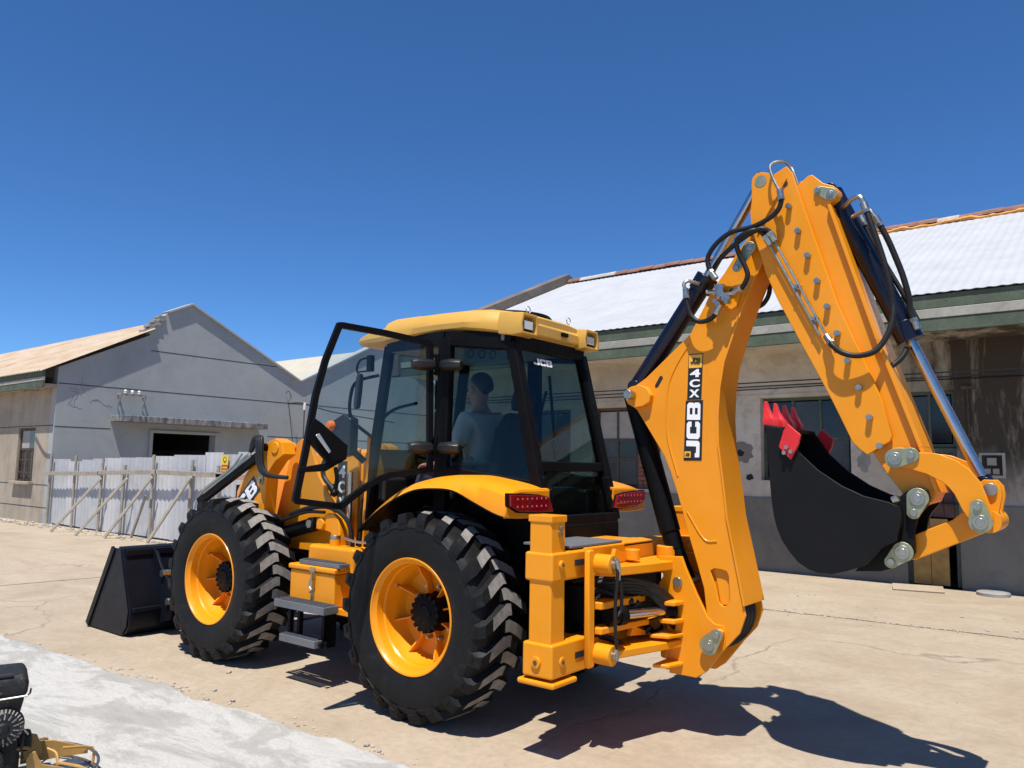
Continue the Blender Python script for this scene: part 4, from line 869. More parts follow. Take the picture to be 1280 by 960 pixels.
def step(x0, x1, y0, y1, z0, z1, name):
    st = empty(name, ((x0 + x1) / 2, (y0 + y1) / 2, z0), mach); L = Vector(st.location)
    def q(m): m.v = [tuple(Vector(v) - L) for v in m.v]; return m
    P(q(MB().box(x0, x1, y0, y0 + .012, z0, z1).box(x0, x1, y1 - .012, y1, z0, z1).box(x0, x0 + .012, y0 + .012, y1 - .012, z0, z1).box(x1 - .012, x1, y0 + .012, y1 - .012, z0, z1)), 'step_frame', GREYSTEP, st, bevel=0.003)
    n = max(4, int((y1 - y0) / .032))
    for i in range(n):
        y = y0 + .02 + (y1 - y0 - .04) * i / (n - 1); m = MB(); t = int((x1 - x0) / .022)
        m.box(x0 + .012, x1 - .012, y - .005, y + .005, z0 + .006, z1 - .002)
        for k in range(t):
            x = x0 + .014 + (x1 - x0 - .028) * k / t; m.box(x, x + .009, y - .005, y + .005, z1 - .0015, z1 + .008)
        P(q(m), 'tread_bar', GREYSTEP, st)
step(-1.60, -.965, -1.13, -.985, .575, .632, 'step'); step(-1.51, -1.06, -1.13, -1.0, .315, .37, 'step'); step(-1.50, -.99, -.975, -.87, .908, .94, 'step')
for x in (-1.50, -1.38, -1.07):
    P(MB().box(x, x + .03, -1.06, -1.02, .33, .58), 'step_hanger', BLACK, bevel=0.003)
P(MB().beam((-1.40, -1.0, .47), (-1.05, -1.0, .56), .03, .02).box(-1.11, -1.03, -1.03, -.95, .31, .57), 'step_bracket', BLACK)
P(MB().cyl((-1.03, -1.1, .345), (-1.00, -1.1, .345), .022, 6).cyl((-1.03, -1.05, .345), (-1.00, -1.05, .345), .022, 6), 'bolt', BLACK)

# ---- rear fenders
def smooth_list(L, k):
    E = [Vector(q) for q in L]; E = [E[0] * 2 - E[1]] + E + [E[-1] * 2 - E[-2]]; out = []
    for i in range(1, len(E) - 2):
        a, b, c, d = E[i - 1:i + 3]
        for j in range(k):
            t = j / k; out.append(tuple(((b * 2) + (c - a) * t + (a * 2 - b * 5 + c * 4 - d) * t * t + (b * 3 - a - c * 3 + d) * t ** 3) * 0.5))
    return out + [tuple(E[-2])]
FS = [(-.66, 1.31, 1.22), (-.60, 1.362, 1.275), (-.45, 1.47, 1.377), (-.28, 1.568, 1.468), (-.08, 1.628, 1.540), (.12, 1.656, 1.558), (.30, 1.662, 1.548), (.475, 1.638, 1.483), (.65, 1.603, 1.418), (.745, 1.575, 1.394)]
for s in (-1, 1):
    def fy(d): return YC + s * d
    rings = []
    for i, (x, zt, zl) in enumerate(smooth_list(FS, 4)):
        zt2 = min(zt, zl + .14)
        rings.append([(x, fy(.42), zt), (x, fy(.745), zt), (x, fy(.81), zt - .012), (x, fy(.88), max(zt - .045, zl + .03)), (x, fy(.92), zl + .012), (x, fy(.917), zl), (x, fy(.90), zl), (x, fy(.868), max(zt - .085, zl + .0)), (x, fy(.78), zt - .055), (x, fy(.42), zt - .055)])
    fo_ = P(MB().loft(rings), 'rear_fender', [ORANGE, BLACK], smooth=42)
    for pg in fo_.data.polygons:
        if pg.normal.z < -.2: pg.material_index = 1
    pan = [(fy(.42), 1.572), (fy(.745), 1.572), (fy(.83), 1.556), (fy(.89), 1.49), (fy(.92), 1.406), (fy(.905), 1.396), (fy(.74), 1.386), (fy(.42), 1.386)]
    P(MB().prism(pan, .712, .750, plane='yz'), 'fender_rear_panel', ORANGE, bevel=0.01)
    ll = [(fy(.905), 1.556), (fy(.74), 1.552), (fy(.56), 1.542), (fy(.44), 1.522), (fy(.395), 1.415), (fy(.54), 1.413), (fy(.80), 1.427), (fy(.90), 1.47)]
    P(MB().prism(ll, .737, .759, plane='yz'), 'tail_lamp_housing', BLACK, bevel=0.004)
    l2 = [(YC + s * (abs(y - YC) - .645) * .94 + s * .645, (z - 1.485) * .86 + 1.485) for y, z in ll]
    tl = P(MB().prism(l2, .747, .775, plane='yz'), 'tail_lamp', LAMPR, bevel=0.004)
    for k in range(7):
        for zz in (1.465, 1.515):
            yy = fy(.50 + k * .052); P(MB().lathe([(0, .0315), (.006, .031), (.008, .028)], 8, 'x', (.747, yy, zz)), 'lamp_diode', DIODE, tl)

# ---- rear frame with stabiliser legs
for s in (-1, 1):
    def fy(d): return YC + s * d
    def yb(a, b): return (min(fy(a), fy(b)), max(fy(a), fy(b)))
    def pts(*d): return d
    rot4 = lambda q: q
    P(MB().box(1.015, 1.178, *yb(.85, 1.0), .50, 1.42), 'stabiliser_leg', ORANGE, bevel=0.012)
    P(MB().box(1.008, 1.185, *yb(.843, 1.007), 1.395, 1.437), 'leg_cap', ORANGE, bevel=0.006)
    P(MB().box(.988, 1.195, *yb(.64, 1.012), 1.046, 1.217), 'leg_sleeve', ORANGE, bevel=0.016)
    P(MB().box(.982, 1.202, *yb(.64, 1.016), .490, .690), 'leg_sleeve', ORANGE, bevel=0.016)
    P(MB().box(.945, 1.215, *yb(.76, 1.02), .440, .474), 'stabiliser_foot', ORANGE, bevel=0.014)
    if s < 0:
        for (a, z, r) in ((-1.082, .58, .03), (-1.09, 1.145, .026)):
            P(MB().cyl((1.19, a, z), (1.21, a, z), r, 20), 'boss_ring', ORANGE, bevel=0.004)
            P(MB().cyl((1.2, a, z), (1.213, a, z), r * .45, 6), 'bolt', RUSTIRON)
        P(MB().cyl((1.09, -1.18, .58), (1.09, -1.20, .58), .034, 20), 'boss_ring', ORANGE, bevel=0.004)
        P(MB().cyl((1.09, -1.19, .58), (1.09, -1.204, .58), .015, 6), 'bolt', RUSTIRON)
        P(MB().cyl((1.18, -1.08, 1.36), (1.20, -1.08, 1.36), .016, 10).cyl((1.18, -1.08, 1.33), (1.19, -1.08, 1.33), .022, 12), 'lifting_eye', STEEL)
        for z in (1.145, .595):
            P(MB().box(1.194, 1.205 if z > 1 else 1.206, -.945, -.845, z - .018, z + .018), 'slot', DARKIN)
        P(MB().prism([(-1.03, 1.05), (-.96, 1.05), (-1.02, .98)], 1.10, 1.13, plane='yz'), 'gusset', ORANGE)
        P(MB().prism([(-1.03, .69), (-.95, .69), (-1.02, .76)], 1.10, 1.13, plane='yz'), 'gusset', ORANGE)
P(MB().box(1.0, 1.19, -.81, my(-.81), 1.10, 1.225), 'top_rail', ORANGE, bevel=0.01)
P(MB().box(1.0, 1.19, -.81, my(-.81), .51, .66), 'bottom_rail', ORANGE, bevel=0.01)
P(MB().box(.94, 1.0, -.90, my(-.90), .52, 1.21), 'frame_back_plate', BLACK)
P(MB().box(.80, 1.17, -.95, -.33, 1.228, 1.243), 'deck_plate', GREYSTEP, bevel=0.003)
P(MB().box(.80, 1.19, -.34, my(-.40), 1.20, 1.226), 'deck', ORANGE, bevel=0.004)
# sliding carriage
P(MB().prism([(-.905, .53), (-.895, .515), (-.845, .515), (-.835, .53), (-.835, 1.21), (-.845, 1.225), (-.895, 1.225), (-.905, 1.21)], 1.235, 1.275, plane='yz'), 'carriage_plate', ORANGE, bevel=0.012)
P(MB().box(1.20, 1.27, .50, .58, .52, 1.22), 'carriage_plate', ORANGE, bevel=0.012)
for z in (1.135, .595):
    for y in (-.80, .53):
        P(MB().cyl((1.262, y, z), (1.385, y, z), .062, 24), 'clamp_cylinder', ORANGE, bevel=0.006)
        P(MB().cyl((1.38, y, z), (1.41, y, z), .03, 12).cyl((1.40, y, z - .02), (1.40, y, z + .045), .014, 8), 'clamp_fitting', STEEL)
P(MB().tube([(1.41, -.80, 1.14), (1.42, -.81, 1.08), (1.41, -.82, .92), (1.41, -.82, .75), (1.41, -.80, .64)], .011, 8), 'clamp_hose', RUBBER)
P(MB().tube([(1.41, -.79, 1.10), (1.42, -.77, .98), (1.41, -.75, .88), (1.40, -.78, .83)], .011, 8), 'clamp_hose', RUBBER)
P(MB().tube([(1.412, -.805, 1.17), (1.418, -.80, 1.12), (1.415, -.80, 1.05)], .016, 8), 'hose_fitting', STEEL)
def slab(pts, z0, z1, name, mat=None, b=.008): return P(MB().prism(pts, z0, z1, plane='xy'), name, mat or ORANGE, bevel=b)
slab([(1.21, -.80), (1.34, -.74), (1.42, -.40), (1.46, -.16), (1.46, .16), (1.40, .40), (1.30, .52), (1.21, .52)], 1.055, 1.115, 'carriage_arm')
slab([(1.21, -.80), (1.36, -.74), (1.44, -.45), (1.52, -.16), (1.52, .16), (1.42, .40), (1.30, .52), (1.21, .52)], .56, .61, 'carriage_arm')
slab([(1.21, -.82), (1.30, -.80), (1.33, -.50), (1.33, -.30), (1.21, -.28)], .855, .90, 'carriage_shelf')
slab([(1.21, -.82), (1.30, -.80), (1.33, -.50), (1.36, -.30), (1.21, -.28)], .705, .745, 'carriage_shelf')
slab([(1.40, -.34), (1.50, -.30), (1.54, -.13), (1.40, -.13)], .445, .47, 'kingpost_lower_ear'); slab([(1.38, -.34), (1.50, -.30), (1.54, -.13), (1.38, -.13)], .63, .655, 'kingpost_lower_ear')
P(MB().prism([(-.62, 1.12), (-.58, 1.21), (-.30, 1.12)], 1.24, 1.27, plane='yz'), 'gusset', ORANGE, bevel=.004)
P(MB().prism([(-.50, .66), (-.46, .72), (-.18, .62)], 1.30, 1.33, plane='yz'), 'gusset', ORANGE, bevel=.004)
P(MB().cyl((1.30, -.42, 1.13), (1.30, -.42, 1.20), .05, 20), 'kingpost_boss', ORANGE, bevel=.006)
P(MB().cyl((1.35, -.02, 1.02), (1.35, -.02, 1.2), .075, 24), 'kingpost_pivot', ORANGE, bevel=.006); P(MB().cyl((1.38, 0, .45), (1.38, 0, .68), .085, 24), 'kingpost_pivot', ORANGE, bevel=.006)
for y0, y1 in ((-.72, -.22), (.48, .22)):
    P(MB().cyl((1.29, y0, .80), (1.315, y0 + (y1 - y0) * .26, .80), .05, 18), 'swing_cylinder', BLACK, bevel=.004)
    P(MB().cyl((1.305, y0 + (y1 - y0) * .18, .80), (1.32, y0 + (y1 - y0) * .30, .80), .062, 18), 'cylinder_collar', BLACK, bevel=.004)
    P(MB().cyl((1.315, y0 + (y1 - y0) * .25, .80), (1.44, y1, .795), .03, 16), 'cylinder_rod', CHROME)
    P(MB().cyl((1.42, y1 - .02, .795), (1.50, y1 + .04, .795), .04, 16), 'rod_eye', BLACK, bevel=.004)
slab([(1.42, -.28), (1.52, -.26), (1.54, -.16), (1.42, -.16)], .835, .865, 'swing_lug'); slab([(1.42, -.28), (1.52, -.26), (1.54, -.16), (1.42, -.16)], .72, .75, 'swing_lug')
hq = random.Random(4)
for i in range(5):
    z = 1.0 - .022 * i
    pts = [(1.05, -.72 + .03 * i, z), (1.22, -.58, z + .02), (1.34, -.44 + .02 * i, z + .01), (1.42, -.30, z - .05), (1.46, -.16, z - .14 - .02 * i), (1.48, -.05, z - .25)]
    P(MB().tube([(a + hq.uniform(-.01, .01), b, c) for a, b, c in pts], .021, 8), 'hydraulic_hose', RUBBER)
for i in range(6):
    y = -.72 + .1 * i; P(MB().tube([(1.02, y, 1.02), (1.08 + .02 * (i % 2), y + .03, .90), (1.06, y + .02, .78), (1.10, y + .06, .70)], .018, 8), 'hydraulic_hose', RUBBER)
for i, (y, z, r) in enumerate(((-.70, .93, .018), (-.62, .88, .022), (-.55, .96, .018), (-.48, .70, .02), (-.36, .92, .02), (-.28, .68, .018), (-.66, .64, .02))):
    P(MB().tube([(1.10, y, z), (1.19 + .02 * (i % 3), y + .02, z + .02), (1.26 + .02 * (i % 2), y + .09, z - .01), (1.30, y + .17, z - .06), (1.34, y + .22, z - .05 + .03 * (i % 2))], r, 8), 'hydraulic_hose', RUBBER)
    P(MB().cyl((1.08, y, z), (1.13, y, z), r * 1.5, 6).cyl((1.13, y, z), (1.16, y + .005, z + .005), r * 1.2, 10), 'hose_fitting', STEEL)
P(MB().box(1.0, 1.14, -.75, -.40, .74, .98).box(1.0, 1.12, -.25, .25, .7, 1.0), 'valve_block', BLACK, bevel=.01)

# ---- kingpost
KW = .147
for s in (-1, 1):
    P(MB().prism(KING, s * KW - .014, s * KW + .014), 'kingpost_plate', ORANGE, bevel=.004)
P(MB().prism([(1.40, .40), (1.60, .42), (1.66, .60), (1.56, .78), (1.44, 1.08), (1.38, 1.08), (1.42, .80)], -.150, .150), 'kingpost', ORANGE)
P(MB().prism(KING_PLATE, -KW - .045, -KW - .015), 'pin_boss', ORANGE, bevel=.006)
P(MB().cyl((1.497, -KW - .028, .981), (1.497, KW + .028, .981), .033, 24), 'pivot_pin', STEEL, bevel=.003)

# ---- boom
def bhalf(z): return .165 - .045 * min(1, max(0, (z - .9) / 2.1))
def bplate(s): 
    m = MB(); n = len(BOOM); t = .014
    m.v = [(a, s * (bhalf(b) - .012), b) for a, b in BOOM] + [(a, s * (bhalf(b) - .012 - t), b) for a, b in BOOM]
    m.f = [tuple(range(n)), tuple(range(2 * n - 1, n - 1, -1))] + [(i, n + i, n + (i + 1) % n, (i + 1) % n) for i in range(n)]
    return m
def holed_plate(outline, hole, yf, t, name, parent):
    bm = bmesh.new(); ed = []
    for loop in (outline, hole):
        vs = [bm.verts.new((a, 0, b)) for a, b in loop]
        ed += [bm.edges.new((vs[i], vs[(i + 1) % len(vs)])) for i in range(len(vs))]
    bmesh.ops.triangle_fill(bm, use_beauty=True, use_dissolve=False, edges=ed)
    f0 = bm.faces[:]; r = bmesh.ops.extrude_face_region(bm, geom=f0)
    nv = [q for q in r['geom'] if isinstance(q, bmesh.types.BMVert)]; ns = set(nv)
    for v in bm.verts: v.co.y = yf(v.co.z) + (t if v in ns else 0)
    bmesh.ops.recalc_face_normals(bm, faces=bm.faces[:])
    me = bpy.data.meshes.new(name); bm.to_mesh(me); bm.free(); me.materials.append(ORANGE)
    o = bpy.data.objects.new(name, me); COL.objects.link(o); o.parent = parent
    md = o.modifiers.new('bevel', 'BEVEL'); md.width = .004; md.segments = 2; md.limit_method = 'ANGLE'; md.angle_limit = math.radians(50); md.harden_normals = True
    return o
holed_plate(BOOM, BOOM_SLOT, lambda z: -(bhalf(z) - .012), .014, 'boom_side_plate', mach)
P(bplate(1), 'boom_side_plate', ORANGE, bevel=.003)
P(MB().prism([(1.70, 1.12), (1.68, .86), (1.86, .84), (1.88, 1.12)], -.118, -.105), 'recess_floor', ORANGE)
P(MB().prism(BOOM_CORE, .036, -.030, half=bhalf), 'boom', ORANGE, bevel=.003)
# rear cover plate standing a little proud of the side plates
rear = [q for q in BOOM_CORE[14:]]
m = MB(); n = len(rear)
for k, (dx, hw) in enumerate(((.000, .010), (.012, .010))):
    for (a, b) in rear: m.v.append((a + dx + .004, -bhalf(b) + hw - .012, b))
    for (a, b) in rear: m.v.append((a + dx + .004, bhalf(b) - hw + .012, b))
for i in range(n - 1):
    m.f += [(i, i + 1, n + i + 1, n + i), (2 * n + i, 3 * n + i, 3 * n + i + 1, 2 * n + i + 1), (i, 2 * n + i, 2 * n + i + 1, i + 1), (n + i, n + i + 1, 3 * n + i + 1, 3 * n + i)]
m.f += [(0, n, 3 * n, 2 * n), (n - 1, 3 * n - 1, 4 * n - 1, 2 * n - 1)]
P(m, 'boom_rear_plate', ORANGE)
def yface(z, d=0.0): return -(bhalf(z) - .012) - d
def pad(outline, name, mat, t0, t1, **kw):
    m = MB(); n = len(outline)
    m.v = [(a, yface(b, t1), b) for a, b in outline] + [(a, yface(b, t0), b) for a, b in outline]
    m.f = [tuple(range(n)), tuple(range(2 * n - 1, n - 1, -1))] + [(i, n + i, n + (i + 1) % n, (i + 1) % n) for i in range(n)]
    return P(m, name, mat, **kw)
pad(BOOM_EAR, 'boom_ear', ORANGE, -.01, .045, bevel=.006)
P(MB().cyl((1.155, -.24, 2.245), (1.155, .24, 2.245), .033, 24), 'pivot_pin', STEEL, bevel=.004)
pad(BOOM_SLIT, 'boom_slot', DARKIN, -.004, .0015); 

for q in (BOOM_CREASE, BOOM_ARMRIB):      # weld seams
    P(MB().tube([(a, yface(b, .001), b) for a, b in q], .006, 6), 'weld_seam', ORANGE)
# boom lettering: small emblem panel, 4CX stacked, JCB reading upward
def bp_dec(z0, z1, x0a, x1a, x0b, x1b, mat, name='decal', d=.002):
    return pad([(x0b, z0), (x1b, z0), (x1a, z1), (x0a, z1)], name, mat, -.003, d)
d1 = bp_dec(2.198, 2.512, 1.568, 1.674, 1.557, 1.660, DECALK); e1 = bp_dec(2.415, 2.505, 1.573, 1.669, 1.570, 1.665, DECALY, 'emblem_panel', .004)
lettering('JCB', (1.619, yface(2.46, .006), 2.462), (1, 0, -.12), (.12, 0, 1), .066, .040, DECALK, e1, bold=.03)
for c_, z in (('4', 2.378), ('C', 2.309), ('X', 2.24)): lettering(c_, (1.613 + (z - 2.3) * .04, yface(z, .004), z), (1, 0, 0), (0, 0, 1), .074, .054, WHITE, d1, bold=.035)
d2 = bp_dec(1.787, 2.193, 1.547, 1.673, 1.532, 1.662, DECALK)
lettering('JCB', (1.604, yface(1.995, .004), 1.99), (.035, 0, 1), (-1, 0, .035), .375, .096, WHITE, d2)
e2 = pad([(1.541, 1.806), (1.585, 1.806), (1.586, 1.848), (1.542, 1.848)], 'emblem_panel', DECALY, -.003, .008)
lettering('JCB', (1.5635, yface(1.827, .009), 1.827), (1, 0, -.1), (.1, 0, 1), .03, .02, DECALK, e2, bold=.03)
# manifold plate and stick pivot hardware
pad([(1.78, 2.93), (1.80, 2.965), (1.93, 2.93), (1.95, 2.90), (1.92, 2.80), (1.88, 2.78), (1.79, 2.82)], 'manifold_plate', ORANGE, -.002, .03, bevel=.006)
m = MB()
for (a, b) in ((1.80, 2.84), (1.83, 2.87), (1.86, 2.85), (1.82, 2.82), (1.88, 2.83)): m.cyl((a, -.16, b), (a, -.215, b), .016, 8)
m.box(1.80, 1.86, -.215, -.17, 2.88, 2.95); m.beam((1.83, -.2, 2.90), (1.90, -.2, 2.84), .035, .03); m.cyl((1.74, -.2, 2.91), (1.82, -.2, 2.90), .015, 8); m.cyl((1.86, -.2, 2.87), (1.94, -.2, 2.88), .015, 8)
P(m, 'hose_manifold', STEEL)
P(MB().cyl((1.895, -.13, 2.905), (1.895, -.152, 2.905), .02, 14), 'manifold_port', DARKIN)
# ---- stick (dipper)
SW = .17
P(MB().prism(STICK, -SW, -SW + .03), 'stick_side_plate', ORANGE, bevel=.005); P(MB().prism(STICK, SW - .03, SW), 'stick_side_plate', ORANGE, bevel=.005)
P(MB().prism([(2.16, 2.98), (2.14, 3.12), (2.28, 3.60), (2.33, 3.50), (2.55, 2.75), (2.74, 2.28), (2.83, 1.94), (2.72, 1.86), (2.62, 1.93), (2.43, 2.33), (2.2, 2.82)], -SW + .03, SW - .03), 'stick', ORANGE)
m = MB().prism(STICK_IN, -.130, .130); P(m, 'stick_inner', ORANGE, bevel=.005)
for (a, b) in zip(STICK_FLANGE, STICK_FLANGE[1:]):
    v = Vector((b[0] - a[0], 0, b[1] - a[1])).normalized(); nn = Vector((-v.z, 0, v.x)) if v.x > 0 else Vector((v.z, 0, -v.x)); nn = Vector((abs(v.z), 0, v.x))
    o_ = nn * .008
    m = MB(); pa, pb = Vector((a[0], 0, a[1])) + o_, Vector((b[0], 0, b[1])) + o_
    m.beam(pa, pb, .325, .020, up=nn); P(m, 'stick_rear_flange', ORANGE, bevel=.003)
for a, b in STICK_BOLTS:
    P(MB().cyl((a, -SW - .001, b), (a, -SW - .032, b), .0185, 10).cyl((a, -SW - .032, b), (a, -SW - .037, b), .012, 6), 'bolt', STEEL)
(hx, hz), (h2x, h2z) = STICK_HOLES
P(MB().cyl((hx, -SW - .002, hz), (hx, SW + .002, hz), .040, 24), 'pin_bore', ZINC); P(MB().cyl((h2x, -SW - .002, h2z), (h2x, -SW + .01, h2z), .02, 16), 'pin_bore', RUSTIRON)
P(MB().beam((hx + .17, -SW - .004, hz - .02), (hx - .02, -SW - .004, hz - .33), .008, .02, up=(0, 1, 0)), 'weld_seam', ORANGE)
def pin_plate(a, b, y, ra, rb, name='pin_plate', boss=.036, bolt=.02):
    """tear-shaped keeper plate round a pin (a) and its bolt (b)"""
    a, b = Vector((a[0], a[1])), Vector((b[0], b[1])); d = (b - a).normalized(); t0 = math.atan2(d.y, d.x); pts = []
    for i in range(11): q = t0 + math.pi / 2 + math.pi * i / 10; pts.append((a.x + ra * math.cos(q), a.y + ra * math.sin(q)))
    for i in range(11): q = t0 - math.pi / 2 + math.pi * i / 10; pts.append((b.x + rb * math.cos(q), b.y + rb * math.sin(q)))
    pp = P(MB().prism(pts, y - .012, y), name, ZINC, bevel=.003)
    P(MB().cyl((a.x, y - .02, a.y), (a.x, y, a.y), boss, 20).cyl((a.x, y - .024, a.y), (a.x, y - .02, a.y), boss * .55, 14), 'pin_head', STEEL, pp, bevel=.003)
    P(MB().cyl((b.x, y - .024, b.y), (b.x, y, b.y), bolt, 12), 'keeper_bolt', STEEL, pp, bevel=.002)
    return pp
pin_plate((1.728, .612), (1.782, .683), -KW - .045, .062, .04, boss=.036, bolt=.022)
pin_plate((2.534, 3.435), (2.462, 3.475), -.135, .04, .028, boss=.022, bolt=.015)
pin_plate((2.03, 3.17), (1.945, 3.05), -.178, .042, .03, boss=.024, bolt=.016)
# ---- bucket linkage
PA, PB, PCp, PD, PE = PINS
for s in (-1, 1):
    P(MB().prism(BANANA, s * .18 - .015, s * .18 + .015), 'tipping_link', ORANGE, bevel=.004)
    P(MB().prism(LUG, s * .075 - .02, s * .075 + .02), 'link_lug', ORANGE, bevel=.004)
P(MB().prism(LINK, -.128, .128), 'bucket_link', ORANGE, bevel=.006)
P(MB().cyl((PCp[0] + .03, -.16, PCp[1]), (PCp[0] + .03, .16, PCp[1]), .06, 20), 'link_boss', ORANGE)
K0, K1, K2, K3 = KEEPERS
pin_plate(PA, K0, -.197, .055, .042, boss=.036); pin_plate(PB, K1, -.205, .058, .036, boss=.038); pin_plate(PCp, K2, -.205, .058, .036, boss=.038); pin_plate(PD, K3, -.205, .056, .036, boss=.038)
for q in (PA, PB, PCp, PD): P(MB().cyl((q[0], -.20, q[1]), (q[0], .20, q[1]), .036, 20), 'pivot_pin', STEEL)
P(MB().cyl((PE[0], -.112, PE[1]), (PE[0], .112, PE[1]), .034, 20), 'pivot_pin', STEEL, bevel=.003)
# ---- digging bucket
bk = empty('digging_bucket', (0, 0, 0), mach); BWd = .305
for s in (-1, 1):
    P(MB().prism(BUCKET, s * BWd - .011, s * BWd + .011), 'side_plate', BUCKETB, bk, bevel=.004)
shell = BUCKET[10:] + BUCKET[:1]
cx_ = sum(a for a, b in BUCKET) / len(BUCKET); cz_ = sum(b for a, b in BUCKET) / len(BUCKET)
def off(q, d):
    v = Vector((cx_ - q[0], cz_ - q[1])).normalized() * d; return (q[0] + v.x, q[1] + v.y)
P(MB().prism([off(q, .004) for q in shell] + [off(q, .024) for q in shell[::-1]], -BWd + .011, BWd - .011), 'bucket_shell', BUCKETB, bk)
P(MB().prism([off(q, .004) for q in BUCKET[8:12]] + [off(q, .03) for q in BUCKET[8:12][::-1]], -BWd + .011, BWd - .011), 'bucket_back', BUCKETB, bk)
for s in (-1, 1):
    P(MB().prism(EARS, s * .165 - .018, s * .165 + .018), 'bucket_ear', BUCKETB, bk, bevel=.004)
    y = s * (BWd + .012)
    so = SIDECUT
    P(MB().prism(so, min(y, y + s * .022), max(y, y + s * .022)), 'side_cutter', RED, bk, bevel=.004)
    for (a, b) in ((2.300, 1.868), (2.285, 1.835), (2.325, 1.842)): P(MB().cyl((a, y + s * .02, b), (a, y + s * .036, b), .013, 6), 'bolt', STEEL, bk)
P(MB().prism([(2.150, 1.95), (2.26, 1.965), (2.275, 1.99), (2.150, 2.01)], -BWd, BWd), 'cutting_lip', BUCKETB, bk, bevel=.004)
P(MB().cyl((2.86, -.30, 1.575), (2.89, -.30, 1.59), .02, 10), 'wear_stud', STEEL, bk)
for i in range(4):
    y = -.25 + .1667 * i; m = MB(); r_ = []
    for (x, z, hx_, hy) in ((2.175, 1.99, .036, .036), (2.168, 2.04, .034, .038), (2.164, 2.055, .026, .032), (2.150, 2.11, .014, .024), (2.146, 2.155, .006, .021)):
        r_.append([(x - hx_, y - hy, z), (x + hx_, y - hy, z), (x + hx_, y + hy, z), (x - hx_, y + hy, z)])
    m.loft(r_); P(m, 'tooth', RED, bk, bevel=.004)
# ---- hydraulic cylinders of the arm
c0, c1, c2, d0, d1_, d2_, b0, b1, b2 = [Vector(q) for q in CYLS]
def ram(a, mid, end, r, rod, mat, name):
    ax = (end - a).normalized()
    P(MB().cyl(a, mid, r, 24), name, mat, bevel=.006)
    P(MB().cyl(mid - ax * .09, mid + ax * .03, r * 1.2, 24), name + '_collar', mat, bevel=.006)
    P(MB().cyl(mid, end, rod, 20), name + '_rod', CHROME)
    P(MB().cyl(a + Vector((0, -.07, 0)), a + Vector((0, .07, 0)), r * .72, 20), name + '_eye', mat, bevel=.006)
    P(MB().cyl(end - ax * .05, end + ax * .005, rod * 1.6, 18).cyl(end + Vector((0, -.05, 0)), end + Vector((0, .05, 0)), rod * 1.45, 18), name + '_rod_eye', mat, bevel=.004)
ram(c0, c1, c2, .064, .030, NAVY, 'bucket_ram'); ram(d0, d1_, d2_, .066, .032, NAVY, 'dipper_ram')
P(MB().cyl(b0, b1, .072, 24), 'boom_ram', BLACK, bevel=.006); P(MB().cyl(b1, b1 + (b2 - b0).normalized() * .12, .064, 24), 'boom_ram_collar', BLACK, bevel=.005); P(MB().cyl(b1, Vector((1.497, 0, .981)), .05, 20), 'boom_ram_rod', BLACK)
# ---- hoses and pipes of the arm
for q, r in ((HOSE_TOP, .0165), (HOSE_LOOP, .0165), (HOSE_LONG, .0165), (HOSE_LOW, .0165), (HOSE_BACK, .0165), (HOSE_STICK, .0175), (HOSE_CYL_A, .0175), (HOSE_CYL_B, .015), (HOSE_CYL_C, .0165)):
    P(MB().tube(q, r, 10, 6), 'hydraulic_hose', RUBBER)
for q in (PIPE_A, PIPE_B): P(MB().tube(q, .0085, 8, 4), 'steel_pipe', STEEL)
P(MB().tube(PIPE_TOP, .0095, 8, 6), 'steel_pipe', STEEL)
def ferr(path, i, j, r=.021):
    a, b = Vector(path[i]), Vector(path[j]); d = (b - a).normalized(); P(MB().cyl(a - d * .01, a + d * .055, r, 10).cyl(a + d * .04, a + d * .06, r * 1.15, 6), 'hose_ferrule', STEEL)
for q in (HOSE_TOP, HOSE_LOOP, HOSE_LONG, HOSE_LOW, HOSE_STICK): ferr(q, 0, 1)
for q in (HOSE_TOP, HOSE_LOOP, HOSE_LOW, HOSE_STICK, HOSE_CYL_A): ferr(q, -1, -2)
ferr(HOSE_CYL_A, 0, 1); ferr(HOSE_CYL_B, 0, 1)
a = Vector(HOSE_STICK[-1]); P(MB().tube([a, a + Vector((-.02, 0, .05)), a + Vector((-.07, .02, .055)), a + Vector((-.12, .06, .035)), a + Vector((-.16, .10, .03))], .014, 8), 'hose_elbow', STEEL)
a = Vector(HOSE_CYL_A[0]); P(MB().tube([a, a + Vector((-.04, 0, .06)), a + Vector((-.10, .03, .06)), a + Vector((-.2, .09, .03))], .013, 8), 'hose_elbow', STEEL)
a = Vector(HOSE_LOW[0]); P(MB().tube([a, a + Vector((-.012, 0, .04)), a + Vector((.01, .02, .065)), a + Vector((.06, .08, .05))], .013, 8), 'hose_elbow', STEEL)
for t in (.42, .80):
    a = Vector(PIPE_A[1]).lerp(Vector(PIPE_A[2]), t); b = Vector(PIPE_B[1]).lerp(Vector(PIPE_B[2]), t); P(MB().beam(a + Vector((-.0, .015, 0)), b + Vector((.0, .015, 0)), .03, .03).cyl((a + b) / 2 + Vector((0, .02, 0)), (a + b) / 2 + Vector((0, -.018, 0)), .011, 6), 'pipe_clamp', STEEL)
for k in range(4):      # hose bundle bulging out under the boom foot
    y = -.09 + .06 * k; P(MB().tube([(1.80, y, 1.02), (1.875, y, .90), (1.905, y, .80), (1.865, y, .69), (1.77, y, .60), (1.64, y, .55)], .026, 10), 'hydraulic_hose', RUBBER)
